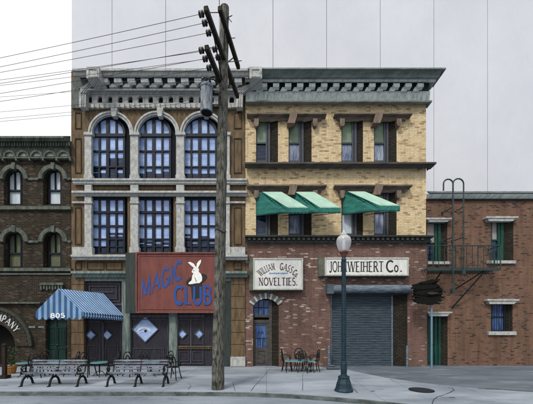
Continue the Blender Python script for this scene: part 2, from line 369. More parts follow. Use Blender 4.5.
def arcring(mb, cx, cy, r0, r1, a0, a1, yf, yb, n=24, mi=0):
    p = [(cx-r1*math.cos(a0+(a1-a0)*i/n), cy-r1*math.sin(a0+(a1-a0)*i/n)) for i in range(n+1)]
    q = [(cx-r0*math.cos(a0+(a1-a0)*i/n), cy-r0*math.sin(a0+(a1-a0)*i/n)) for i in range(n+1)]
    for i in range(n):
        mb.pprism([p[i], p[i+1], q[i+1], q[i]], yf, yb, mi)
def border(mb, x0, x1, y0, y1, t, yf, yb, mi=0):
    mb.pbox(x0, x1, y0, y0+t, yf, yb, mi); mb.pbox(x0, x1, y1-t, y1, yf, yb, mi)
    mb.pbox(x0, x0+t, y0+t, y1-t, yf, yb, mi); mb.pbox(x1-t, x1, y0+t, y1-t, yf, yb, mi)
def copy_tree(o, parent=None):
    c = o.copy(); COL.objects.link(c); c.parent = parent
    for ch in list(o.children): copy_tree(ch, c)
    return c

# ------------------------------------------------------------------ lettering (hand made strokes: thick stems, thin hairlines, serifs)
def arcp(cx, cy, rx, ry, a0, a1, n=12): return [(cx+rx*math.cos(R(a0+(a1-a0)*i/n)), cy+ry*math.sin(R(a0+(a1-a0)*i/n))) for i in range(n+1)]
T_, N_ = 1.0, .45
GL = {  # width, strokes [(weight, points)]
 'A': (.8, [(N_, [(0, 0), (.4, 1)]), (T_, [(.4, 1), (.8, 0)]), (N_, [(.15, .36), (.64, .36)])]),
 'B': (.62, [(T_, [(.08, 0), (.08, 1)]), (.8, [(.08, 1), (.3, 1)]+arcp(.3, .77, .24, .23, 80, -90)+[(.08, .54)]), (.8, [(.3, .54)]+arcp(.32, .27, .28, .27, 80, -90)+[(.08, 0)])]),
 'C': (.7, [(T_, arcp(.4, .5, .38, .5, 48, 312, 18))]),
 'E': (.55, [(T_, [(.08, 0), (.08, 1)]), (N_, [(.08, 1), (.52, 1)]), (N_, [(.08, .53), (.42, .53)]), (N_, [(.08, 0), (.54, 0)])]),
 'G': (.75, [(T_, arcp(.4, .5, .38, .5, 48, 330, 18)), (T_, [(.7, .0), (.7, .42)]), (N_, [(.45, .42), (.76, .42)])]),
 'H': (.72, [(T_, [(.08, 0), (.08, 1)]), (T_, [(.64, 0), (.64, 1)]), (N_, [(.08, .52), (.64, .52)])]),
 'I': (.2, [(T_, [(.1, 0), (.1, 1)])]),
 'J': (.45, [(T_, [(.36, 1), (.36, .2)]+arcp(.18, .16, .18, .2, 0, -150, 8))]),
 'L': (.52, [(T_, [(.08, 0), (.08, 1)]), (N_, [(.08, 0), (.52, 0)])]),
 'M': (.88, [(N_, [(.06, 0), (.10, 1)]), (T_, [(.10, 1), (.44, .1)]), (N_, [(.44, .1), (.78, 1)]), (T_, [(.78, 1), (.82, 0)])]),
 'N': (.75, [(N_, [(.08, 0), (.08, 1)]), (T_, [(.08, 1), (.66, 0)]), (N_, [(.66, 0), (.66, 1)])]),
 'O': (.8, [(.85, arcp(.4, .5, .38, .5, 0, 360, 24))]),
 'P': (.6, [(T_, [(.08, 0), (.08, 1)]), (.8, [(.08, 1), (.28, 1)]+arcp(.3, .75, .26, .25, 80, -90)+[(.08, .5)])]),
 'R': (.66, [(T_, [(.08, 0), (.08, 1)]), (.7, [(.08, 1), (.28, 1)]+arcp(.3, .76, .24, .24, 80, -90)+[(.08, .52)]), (T_, [(.3, .52), (.64, 0)])]),
 'S': (.55, [(.8, arcp(.28, .75, .23, .25, 40, 240, 10)+arcp(.28, .26, .25, .26, 70, -140, 12))]),
 'T': (.66, [(T_, [(.33, 0), (.33, 1)]), (N_, [(.0, 1), (.66, 1)])]),
 'U': (.7, [(T_, [(.08, 1), (.08, .3)]+arcp(.35, .3, .27, .3, 180, 360, 10)+[(.62, 1)])]),
 'V': (.74, [(T_, [(0, 1), (.37, 0)]), (N_, [(.37, 0), (.74, 1)])]),
 'W': (1.05, [(T_, [(0, 1), (.27, 0)]), (N_, [(.27, 0), (.52, 1)]), (T_, [(.52, 1), (.78, 0)]), (N_, [(.78, 0), (1.05, 1)])]),
 'Y': (.7, [(T_, [(0, 1), (.35, .48)]), (N_, [(.7, 1), (.35, .48)]), (T_, [(.35, .48), (.35, 0)])]),
 'o': (.5, [(.85, arcp(.25, .3, .22, .3, 0, 360, 18))]),
 '.': (.2, [(1.4, [(.08, 0), (.08, .1)])]),
 '8': (.6, [(1, arcp(.3, .75, .22, .24, 0, 360, 16)), (1, arcp(.3, .27, .27, .27, 0, 360, 16))]),
 '0': (.6, [(1, arcp(.3, .5, .27, .5, 0, 360, 20))]),
 '5': (.6, [(1, [(.52, 1), (.12, 1), (.10, .58)]+arcp(.28, .32, .28, .32, 100, -140, 12))]),
 ' ': (.35, []),
}
NOSERIF = set('OCGSo.0858AMU')
def glyph(mb, ch, place, sw, yf, serif=True, thick=.012, mi=0):
    """place(u, v) -> (x, z); sw stroke width in glyph units (v height = 1)"""
    wd, strokes = GL[ch]
    k = 0
    for wt, pts in strokes:
        k += 1
        hw = sw*wt/2
        L = []; Rr = []
        for i, p in enumerate(pts):
            a = Vector(pts[max(i-1, 0)]); b = Vector(pts[min(i+1, len(pts)-1)]); t = (b-a).normalized() if (b-a).length > 1e-6 else Vector((1, 0))
            nrm = Vector((-t.y, t.x)); L.append(place(p[0]+nrm.x*hw, p[1]+nrm.y*hw)); Rr.append(place(p[0]-nrm.x*hw, p[1]-nrm.y*hw))
        yy = yf - .0012*k
        for i in range(len(pts)-1):
            mb.prism([L[i], L[i+1], Rr[i+1], Rr[i]], yy, yf+thick, (0, 0), mi)
        if serif and ch not in '.o08':
            for p, q in ((pts[0], pts[1]), (pts[-1], pts[-2])):
                if abs(p[0]-q[0]) < abs(p[1]-q[1]) and (p[1] in (0, 1)):
                    s_ = -1 if p[1] == 0 else 1; v0 = p[1]; v1 = p[1]-s_*sw*.42; hw2 = hw+sw*.55
                    mb.prism([place(p[0]-hw2, v0), place(p[0]+hw2, v0), place(p[0]+hw2, v1), place(p[0]-hw2, v1)], yy-.0009, yf+thick, (0, 0), mi)
def text_line(mb, txt, x0, x1, ytop, ybot, sw, yf, serif=True, gap=.16, slope=0, mi=0, slant=0):
    """fit txt between px x0..x1, letters from ytop to ybot (px); slope = px rise over the run"""
    tot = sum(GL[c][0] for c in txt)+gap*(len(txt)-1); u = 0
    for c in txt:
        wd = GL[c][0]
        def place(a, b, u=u):
            t = (u+a)/tot; x = x0+(x1-x0)*t; y = ybot+(ytop-ybot)*b - slope*t
            return (PX(x+slant*b, yf), PZ(y, yf))
        glyph(mb, c, place, sw, yf, serif, mi=mi); u += wd+gap
def text_arc(mb, txt, cx, cy, r, a0, a1, h, sw, yf, serif=True, gap=.16, mi=0, ry=None):
    """a in degrees measured clockwise from straight up; r px radius of the baseline, h letter height"""
    tot = sum(GL[c][0] for c in txt)+gap*(len(txt)-1); u = 0
    for c in txt:
        wd = GL[c][0]; tc = (u+wd/2)/tot; am = R(a0+(a1-a0)*tc)
        per = R(a1-a0)/tot*r          # px per glyph unit
        def place(a, b, am=am, wd=wd):
            dx = (a-wd/2)*per; dy = r+b*h
            x = cx+math.sin(am)*dy+math.cos(am)*dx; y = cy-math.cos(am)*dy*(ry or 1)+math.sin(am)*dx*(ry or 1)
            return (PX(x, yf), PZ(y, yf))
        glyph(mb, c, place, sw, yf, serif, mi=mi); u += wd+gap

# ================================================================== SETTING: ground
Y0 = 14.0
mb = MB(); mb.box(-300, 300, -200, 400, -.4, -.12); setp(mb.build('road', 'road'), kind='structure')
# pavement outline (top z = 0): kerb line from the photo, curving towards the camera on the right
kerb_px = [(-260, 391.5), (-100, 391.6), (0, 391.7), (120, 391.8), (200, 392), (250, 392.6), (290, 394.2), (330, 396.8), (365, 399.8), (395, 402.8), (425, 406), (470, 412)]
kerb = [G(*p) for p in kerb_px]
kerb = [(-60, kerb[0][1])] + kerb + [(kerb[-1][0]+4, kerb[-1][1]-1.6), (40, kerb[-1][1]-6)]
def strip(poly, z0, z1, mb):
    n = len(poly); mb.add([(x, y, z1) for x, y in poly]+[(x, y, z0) for x, y in poly], [list(range(n)), list(range(2*n-1, n-1, -1))]+[(i, (i+1) % n, (i+1) % n+n, i+n) for i in range(n)])
inner = [(x, y+.16) for x, y in kerb]
for i in range(len(kerb)-1):
    pass
mb = MB()
for i in range(len(inner)-1):
    a, b = inner[i], inner[i+1]
    mb.add([(a[0], a[1], 0), (b[0], b[1], 0), (b[0], 60, 0), (a[0], 60, 0)], [(0, 1, 2, 3)])
setp(mb.build('pavement', 'walk'), kind='structure')
mb = MB(); n = len(kerb)
vs = [(x, y, -.13) for x, y in kerb]+[(x, y+.01, -.012) for x, y in kerb]+[(x, y+.03, .002) for x, y in kerb]+[(x, y, .002) for x, y in inner]+[(x, y, -.13) for x, y in inner]
mb.add(vs, [(r*n+i, r*n+i+1, (r+1)*n+i+1, (r+1)*n+i) for r in range(2) for i in range(n-1)], 0)
mb.f += [(r*n+i, r*n+i+1, (r+1)*n+i+1, (r+1)*n+i) for r in range(2, 4) for i in range(n-1)]; mb.m += [1]*(2*(n-1))
setp(mb.build('kerb', ['kerb', 'walk']), kind='structure')
# asphalt alley apron in front of the right hand building
ap = [G(322, 367.2), G(350, 370.2), G(385, 377.5), G(420, 382.5), G(454, 386.2), G(480, 388), G(533, 391.5), G(640, 398)]
ap = ap + [(40, ap[-1][1]), (40, 14.6), (PX(322, 14.6), 14.6)]
mb = MB(); mb.add([(x, y, .004) for x, y in ap], [list(range(len(ap)))])
setp(mb.build('alley_asphalt', 'alley'), kind='structure')
# joints and cracks
mb = MB()
def crack(pts, w=.02, z=.0085):
    q = [Vector(G(*p)) for p in pts]; ext = []
    for i in range(len(q)-1):
        for t in (0, .33, .66):
            p = q[i].lerp(q[i+1], t); ext.append(p+Vector((random.uniform(-.02, .02), random.uniform(-.02, .02))) if t else p)
    ext.append(q[-1])
    for i in range(len(ext)-1):
        a, b = ext[i], ext[i+1]; d = (b-a).normalized(); nn = Vector((-d.y, d.x))*w*random.uniform(.15, .5)
        mb.add([(*(a+nn), z), (*(a-nn), z), (*(b-nn), z), (*(b+nn), z)], [(0, 1, 2, 3)])
crack([(270, 368.5), (262, 378), (251, 391)]); crack([(303, 373), (302.5, 390.5)], .016); crack([(348, 381), (357.5, 393)], .022)
crack([(390, 379), (406, 387.5)], .018); crack([(432.5, 404), (434, 399), (440, 396.2), (449, 393), (454.5, 390.4), (452, 388.2), (446, 386.8), (438, 385.6)], .03)
crack([(0, 386), (8, 385.2)], .05); crack([(188, 383), (191, 386), (188, 389.5)], .02); crack([(233, 382), (235, 391)], .016)
crack([(371, 391.2), (374.5, 391)], .06); crack([(393, 372.2), (408, 373.4), (426, 373.2)], .05); crack([(478, 388.6), (500, 389.4), (533, 391.9)], .09); crack([(440, 397.5), (455, 397.8)], .05)
crack([(200, 372), (140, 380), (60, 379)], .012)
setp(mb.build('pavement_cracks', 'crack'), kind='structure')

# ================================================================== rear panelled block
t = thing('warehouse', 'huge blank pale grey panelled wall rising behind all the shopfronts', 'building', (10, 24, 0))
mb = MB(); sp = 53.65*24/F; xs = PX(112, 24)
edges = [PX(71.5, 24)]+[xs+i*sp for i in range(0, 12)]
for a, b in zip(edges, edges[1:]): mb.box(a+.018, b-.018, 24, 24.12, 0, 42)
mb.build('wall_panel', 'panel_wall', t)
mb = MB(); mb.box(edges[0]+.02, edges[-1]-.02, 24.10, 34, 0, 41.9); mb.build('wall', 'seam', t)

# ================================================================== LEFT dark brick building
BL = thing('brick_building', 'dark sooty brown brick building with round-arched windows at the left edge', 'building', (PX(0, Y0), Y0, 0))
xr = 70.6
holes = []
WINS = [(13.0, 'u'), (52.3, 'u'), (13.0, 'l'), (52.3, 'l')]
for cx, rw in WINS:
    if rw == 'u': holes.append(arch(cx-9.3, cx+9.3, 178.5, 205))
    else: holes.append(arch(cx-9.3, cx+9.3, 241.5, 267.5))
holes.append(arch(-31, 15, 346, 372, 28))
holes.append(arch(45.5, 67, 322, 372, 16, 4))
slab('wall', [(-260, 141), (xr, 141), (xr, 372), (-260, 372)], holes, Y0, .32, 'brick_dark', BL)
mb = MB(); mb.box(PX(-260, Y0), PX(xr, Y0)-.01, Y0+.6, Y0+8, 0, PZ(139, Y0)); mb.build('rear_block', 'roof', BL)
mb = MB(); mb.sweep(-260, xr, [(136, .0), (136, .5), (138, .5), (139, .42), (141, .36), (142, .2), (146.5, .18), (147, .12), (158.5, .12), (159.5, 0)], Y0)
for i in range(-40, 28):
    x = i*2.6+.8
    if x+1.3 < xr: mb.pbox(x, x+1.3, 142.3, 145.6, Y0-.28, Y0-.1)
mb.build('cornice', 'stone_left', BL)
mb = MB()
for i in range(-8, 5):
    cx = 9+13.5*i+0
    arcring(mb, cx, 156.3, 4.6, 6.3, 0, math.pi, Y0-.2, Y0-.1, 14)
    mb.pbox(cx+6.0, cx+7.5, 156.3, 160.5, Y0-.2, Y0)
    mb.pprism([(cx-4.4, 156.3)]+[(cx-4.4*math.cos(math.pi*k/10), 156.3-4.4*math.sin(math.pi*k/10)) for k in range(11)], Y0-.135, Y0-.1, 1)
mb.pbox(-260, xr, 156.8, 158.2, Y0-.19, Y0-.02)
mb.build('corbel_arcade', ['stone_left', 'green_grey'], BL)
for y0, y1, p in ((177.5, 179.8, .07), (206, 209.2, .12), (240.3, 242.6, .07), (268, 271, .14), (273, 274.6, .06)):
    mb = MB(); segs = [(-260, xr)]
    if y0 in (177.5, 240.3): segs = [(-260, -2), (27.5, 37.8), (66.8, xr)]
    for a, b in segs: mb.pbox(a, b, y0, y1, Y0-p, Y0+.02)
    mb.build('string_course', 'stone_left' if y0 < 273 else 'stone_dark', BL)
mb = MB(); mb.pbox(-260, 40, 302, 303.6, Y0-.16, Y0+.02); mb.build('string_course', 'stone_left', BL)
mb = MB()
for i in range(8): mb.pbox(40+i*2.9, 41.6+i*2.9, 285, 290-(i % 2), Y0-.1, Y0+.02)
mb.pbox(39.5, 63, 282.6, 285, Y0-.14, Y0+.02); mb.build('corbel', 'stone_left', BL)
for cx, rw in WINS:
    sy, by = (178.5, 205) if rw == 'u' else (241.5, 267.5)
    mb = MB(); arcring(mb, cx, sy, 10.6, 14.5, 0, math.pi, Y0-.1, Y0+.02, 22); mb.pprism([(cx-1.9, sy-16.2), (cx+1.9, sy-16.2), (cx+1.3, sy-9.6), (cx-1.3, sy-9.6)], Y0-.16, Y0)
    mb.build('window_hood', 'stone_left', BL)
    d = Y0+.27; wx0, wx1 = cx-4.2, cx+7.2
    if cx > 30: wx0, wx1 = cx-2.8, cx+7.9
    ys = sy-6
    mb = MB(); 
    # arched sash frame
    fr = arch(wx0-1.2, wx1+1.4, sy-2, by+1, 14)
    mb.pbox(wx0-1.2, wx0, sy-4, by+1, d-.04, d+.03); mb.pbox(wx1, wx1+1.4, sy-4, by+1, d-.04, d+.03)
    mb.pbox(wx0, wx1, sy+11.2, sy+12.8, d-.05, d+.03); mb.pbox(wx0, wx1, by-1.2, by+1, d-.05, d+.03)
    mb.pbox((wx0+wx1)/2-.45, (wx0+wx1)/2+.45, sy-8, sy+11.2, d-.04, d+.03)
    arcring(mb, (wx0+wx1)/2, sy-2.5, (wx1-wx0)/2, (wx1-wx0)/2+1.6, 0, math.pi, d-.045, d+.03, 14)
    wn = mb.build('window', 'win_frame', BL)
    mb = MB(); mb.pprism(arch(wx0-.5, wx1+.5, sy-2.5, by, 12), d+.035, d+.05); mb.build('pane', 'curtain_white' if rw == 'u' else 'curtain_olive', wn)
    mb = MB(); mb.pbox(cx-13, cx+13, sy-16, by+3, d+.08, d+.1); mb.build('reveal', 'void_black', wn)  # black sheet paints the shaded recess around the sash
# entrance arch with lettering
mb = MB(); arcring(mb, -8, 346, 23, 38, 0, math.pi, Y0-.08, Y0+.02, 36); arcring(mb, -8, 346, 36.3, 39.5, 0, math.pi, Y0-.14, Y0, 36, 1)
for i in range(26):
    a = math.pi*(i+.5)/26; 
    arcring(mb, -8, 346, 33.6, 35.4, a-.03, a+.03, Y0-.1, Y0-.05, 1, 1)
ea = mb.build('entrance_arch', ['brick_dark', 'arch_dark'], BL)
mb = MB(); text_arc(mb, 'COMPANY', -8, 346, 26.2, -13, 59, 6.6, .2, Y0-.1, serif=False, gap=.14); mb.build('lettering', 'ink_pale', ea)
mb = MB(); mb.pbox(-45, 24, 318, 368, Y0+.56, Y0+.59); mb.build('passage_shade', 'void_black', BL)  # flat black sheet paints the unlit depth of the entrance
# green double door
d = Y0+.2
mb = MB(); mb.pbox(44, 68.5, 316, 367.4, d+.02, d+.08); mb.pbox(45.3, 66.6, 318, 367.2, d-.01, d+.03)
for x in (47, 57): 
    border(mb, x, x+8.6, 327, 345, .9, d-.04, d); border(mb, x, x+8.6, 348, 363, .9, d-.04, d)
mb.pbox(55.9, 56.7, 321, 367, d-.05, d)
for x in (49, 51.2, 53.4, 59, 61.2, 63.4): mb.pbox(x, x+.5, 329, 343.5, d-.03, d)
dr = mb.build('door', 'green_door', BL); mb = MB(); mb.lathe([(.0, -.03), (.03, -.02), (.03, .02), (0, .03)], (PX(57.5, d-.07), d-.07, 1.0), 10); mb.build('handle', 'lamp_rust', dr)
mb = MB(); mb.pbox(28, 35, 326, 328, Y0-.03, Y0+.01); mb.pbox(38, 44, 326.3, 327.7, Y0-.02, Y0+.01); mb.build('name_plate', 'green_grey', BL)

# ================================================================== CENTRE stone building
BC = thing('stone_building', 'three-storey ochre and grey stone building with tall arched multi-pane windows', 'building', (PX(158, Y0), Y0, 0))
X0, X1 = 71.2, 245
OFFS = [0, 46, 92]
holes = [arch(91.5+o, 129.8+o, 133.5, 178.8, 26) for o in OFFS] + [rect(91.5+o, 127.5+o, 196.5, 254) for o in OFFS]
slab('wall', [(X0, 71), (X1, 71), (X1, 278.5), (X0, 278.5)], holes, Y0, .2, 'ochre', BC)
mb = MB(); mb.box(PX(X0, Y0)+.01, PX(X1, Y0)-.01, Y0+.55, Y0+8, 0, PZ(70, Y0)); mb.build('rear_block', 'roof', BC)
# cornice
mb = MB(); mb.sweep(83.8, X1+6, [(68.2, .85), (70.5, .85), (71.3, .78), (75.5, .72), (77.5, .62)], Y0, rl=False); mb.build('cornice', 'stone', BC)
mb = MB(); mb.sweep(80, X1, [(77.6, .30), (88.4, .24)], Y0); mb.build('soffit', 'stone_dark', BC)  # darker stone paints the shade under the cornice
mb = MB(); mb.pbox(72, 80, 79, 108, Y0-.1, Y0); mb.build('corner_block', 'stone_dark', BC)
for i in range(11):
    x = 101+13.4*i
    if x > 236: break
    MB().pbox(x-.5, x+6.8, 78.2, 82.0, Y0-.60, Y0-.42).pbox(x+.8, x+5.6, 78.4, 81.4, Y0-.45, Y0-.28).build('modillion', 'cornice_white', BC)
    yf = Y0-.42; MB().prism([(PX(x-5.5, yf), PZ(86.8, yf)), (PX(x+1.5, yf), PZ(86.8, yf)), (PX(x+4.2, yf), PZ(83.4, yf)), (PX(x-2.5, yf), PZ(83.4, yf))], yf, Y0-.26).build('bracket', 'cornice_white', BC)
mb = MB(); mb.sweep(90, 238, [(88.6, .40), (90.2, .40), (91.3, .30)], Y0); mb.build('moulding', 'stone', BC)
fh = []
for i in range(15):
    x = 89.5+10.15*i
    fh.append(arch(x-2.2, x+2.4, 98.4, 102.8, 8))
mb = MB(); mb.pbox(85, 237, 94.5, 105, Y0-.035, Y0-.01); mb.build('frieze_shade', 'void_black', BC)  # black sheet paints the shade inside the small frieze arches
slab('frieze', rect(84, 238, 94, 107.2), fh, Y0-.14, .14, 'stone', BC)
mb = MB()
for i in range(29):
    x = 86+5.08*i
    MB().pbox(x, x+2.6, 103.2, 107.6, Y0-.19, Y0-.1).build('frieze_block', 'stone', BC)
mb.sweep(84, 238, [(91.4, .2), (94, .17)], Y0); mb.build('moulding', 'stone', BC)
def scroll(xt, xb, m):   # xt: right px of the cap block
    b = MB(); b.pbox(xt-12.5, xt, 66.6, 78, Y0-1.0, Y0-.3); border(b, xt-11, xt-1.5, 68.5, 76.6, .8, Y0-1.03, Y0-.99)
    b.build('parapet_block', 'stone', BC)
    b = MB(); pts = []
    yf = Y0-.36
    P = [(xt-8, 78), (xt-1.5, 78), (xt-3, 82), (xt-8, 87), (xb+7, 92), (xb+6.4, 107), (xb, 107), (xb, 93), (xb+1.4, 88), (xt-12.8, 84), (xt-9.5, 81)]
    b.pprism(P, yf, Y0-.1)
    for k in (.3, .62): b.pbox(xb+6.4*k-.4, xb+6.4*k+.4, 92, 106, yf-.04, yf+.01)
    for q in (0, 3, 6): b.pprism([(xt-3-q, 79.5+q*.2), (xt-1.9-q, 79.5+q*.2), (xb+6.6-q*.7, 92.5), (xb+5.6-q*.7, 92.5)], yf-.05-.004*q, yf+.01)
    b.build('scroll_bracket', 'stone', BC)
scroll(98.8, 79, 1); scroll(262, 236, 1)
# arched hoods and pilasters
for o in OFFS:
    mb = MB(); arcring(mb, 110.6+o, 133.5, 18.8, 22.4, 0, math.pi, Y0-.12, Y0+.02, 30); arcring(mb, 110.6+o, 133.5, 21.2, 22.9, 0, math.pi, Y0-.17, Y0, 30)
    mb.pprism([(110.5+o, 107.6), (117+o, 107.6), (115.6+o, 116), (111.6+o, 116)], Y0-.24, Y0)
    mb.build('arch_surround', 'stone', BC)
PIL = [(84.5, 91.3), (130.3, 138), (176.2, 184), (222.2, 229.6)]
for a, b in PIL:
    mb = MB()
    mb.pbox(a, b, 134.5, 181, Y0-.14, Y0+.02); mb.pbox(a-1, b+1, 131.8, 134.6, Y0-.2, Y0)
    mb.pbox(a, b, 184.8, 190.8, Y0-.17, Y0+.02)
    mb.pbox(a, b, 196.6, 247.6, Y0-.14, Y0+.02); mb.pbox(a-.7, b+.7, 201.3, 203.2, Y0-.19, Y0)
    mb.pbox(a-1.0, b+.8, 247, 254.8, Y0-.2, Y0+.02)
    mb.pbox(a-.8, b+.8, 174.8, 178.6, Y0-.19, Y0)
    mb.build('pilaster', 'stone', BC)
for a, b in ((72, 84.2), (230.6, 245.2)): MB().pbox(a, b, 247, 254.8, Y0-.17, Y0+.02).build('plinth_block', 'stone', BC)
# bands
def band(name, x0, x1, prof, mat): MB().sweep(x0, x1, prof, Y0).build(name, mat, BC)
band('string_course', 75.4, 247.5, [(178.3, .26), (180, .26), (181, .2), (183, .2), (184.8, .12)], 'stone')
band('string_course', 75.4, 247.5, [(190.6, .28), (192.6, .28), (193.8, .16), (196.4, .10)], 'stone')
band('string_course', 75.4, 247.8, [(254.6, .34), (256.6, .34), (257.6, .24), (260, .2)], 'stone')
band('string_course', 75.4, 247.8, [(271, .34), (273.4, .34), (274.4, .22), (277.4, .16)], 'green_grey')
for y in (200.9, 187.6):
    pass
for a, b in ((72, 84), (230.8, 245)):
    MB().pbox(a, b, 201.3, 203, Y0-.1, Y0).build('pilaster_band', 'stone', BC)
def pm(*a):
    q = MB(); border(q, *a); q.build('panel_moulding', 'ochre_line', BC)
for a, b in ((73.5, 82.5), (232.5, 243)):
    for y0, y1 in ((112, 128.5), (138, 173), (207, 244.5), (262, 269.5)): pm(a+1.3, b-1.3, y0, y1, .7, Y0-.035, Y0)
for y0, y1, xa, xb in ((262, 269.7, 87, 104), (262, 269.7, 105.5, 122)): pm(xa, xb, y0, y1, .6, Y0-.03, Y0)
for o in OFFS: pm(93+o, 129+o, 185.9, 189.9, .5, Y0-.03, Y0)
# windows
d = Y0+.12
colx = [(92.4, 98.3), (100, 106), (109, 115.2), (117, 123)]
for wi, o in enumerate(OFFS):
    # upper arched
    mb = MB(); c0, r0 = 107.8+o, 16.6
    def topy(x): return 134-math.sqrt(max(0, r0*r0-(x-c0)**2))
    for x0, x1 in ((91+o, 92.4+o), (98.3+o, 100+o), (106+o, 109+o), (115.2+o, 117+o), (123+o, 125+o)):
        mb.pbox(x0, x1, min(topy((x0+x1)/2), 133.8), 179, d-.05, d+.03)
    for y0, y1 in ((133.4, 136.4), (150.2, 151.6), (166, 167.4), (177.8, 179.5)): mb.pbox(91+o, 125+o, y0, y1, d-.06-(.03 if y0 < 140 else 0), d+.03)
    arcring(mb, c0, 134, r0-1.2, r0+1, 0, math.pi, d-.07, d+.03, 26)
    wn = mb.build('window', 'win_frame', BC)
    mb = MB(); e = d+.02
    mb.pprism(arch(91.2+o, 124.4+o, 134, 134.2, 20), e, e+.01, 0)
    random.seed(20+wi)
    for ci, (x0, x1) in enumerate(colx):
        x0 += o; x1 += o
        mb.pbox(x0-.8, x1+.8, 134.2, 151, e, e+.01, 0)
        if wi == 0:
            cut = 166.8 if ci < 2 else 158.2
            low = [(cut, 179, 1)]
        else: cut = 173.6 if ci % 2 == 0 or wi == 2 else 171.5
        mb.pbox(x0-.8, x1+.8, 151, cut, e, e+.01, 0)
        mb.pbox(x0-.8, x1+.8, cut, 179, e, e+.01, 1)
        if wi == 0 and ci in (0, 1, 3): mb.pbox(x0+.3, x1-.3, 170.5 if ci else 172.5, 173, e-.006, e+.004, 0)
    mb.build('pane', ['glass_sky', 'glass_dark'], wn)  # reflection painted with paired glasses: pale sky above, dark below
    mb = MB(); mb.pbox(88+o, 134+o, 110, 182, d+.06, d+.08); mb.pprism([(125+o, 133), (129.8+o, 133), (129.8+o, 179), (125+o, 179)], d+.0, d+.05); mb.build('reveal', 'reveal_shade', wn)  # flat near-black plates paint the shade of the arched recess
    # lower rectangular
    mb = MB()
    for x0, x1 in ((91+o, 92.4+o), (98.3+o, 100+o), (106+o, 109+o), (115.2+o, 117+o), (123+o, 125+o)): mb.pbox(x0, x1, 196, 255, d-.05, d+.03)
    for y0, y1 in ((196, 199.6), (211, 213.2), (225, 226.8), (238.4, 239.8), (246.2, 247.2), (252.4, 255)): mb.pbox(91+o, 125+o, y0, y1, d-.06-(.02 if y0 in (211,) else 0), d+.03)
    wn = mb.build('window', 'win_frame', BC)
    mb = MB()
    for ci, (x0, x1) in enumerate(colx):
        x0 += o; x1 += o
        if wi == 0: cut = 246.6 if ci < 2 else 232.8
        elif wi == 1: cut = [240.5, 241.5, 240, 242.5][ci]
        else: cut = [234, 240, 236, 240][ci]
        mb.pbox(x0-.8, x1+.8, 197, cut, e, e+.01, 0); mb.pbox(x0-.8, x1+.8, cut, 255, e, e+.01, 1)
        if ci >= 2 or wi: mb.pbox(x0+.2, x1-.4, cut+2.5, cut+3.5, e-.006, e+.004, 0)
    mb.build('pane', ['glass_sky', 'glass_dark'], wn)  # pale and dark glass again paint the reflection
    mb = MB(); mb.pbox(88+o, 130+o, 194, 257, d+.06, d+.08); mb.build('reveal', 'reveal_shade', wn)
# shopfront (ground floor)
for a, b, yb_ in ((71.2, 84, 366.4), (231, 245, 357)):
    pr = MB().pbox(a, b, 277.5, yb_, Y0-.06, Y0+.4).build('shopfront_pier', 'ochre', BC)
    for y in range(284, 356, 12): MB().pbox(a, b, y, y+.5, Y0-.07, Y0).build('joint', 'ochre_line', pr)
mb = MB(); mb.pbox(230.4, 245.2, 356.8, 366.4, Y0-.12, Y0+.4); mb.build('pier_base', 'stone', BC)
for a, b in ((121.8, 129.8), (168.8, 177)): MB().pbox(a, b, 279, 366.4, Y0-.05, Y0+.3).pbox(a+1.2, b-1.2, 316, 362, Y0-.08, Y0).build('shopfront_post', 'green_grey', BC)
MB().pbox(84, 231, 277.6, 281, Y0-.03, Y0+.3).build('shopfront_beam', 'green_grey', BC)
mb = MB(); mb.pbox(221, 230.8, 281, 366.4, Y0-.04, Y0+.3); mb.build('corner_post', 'dark_metal', BC)
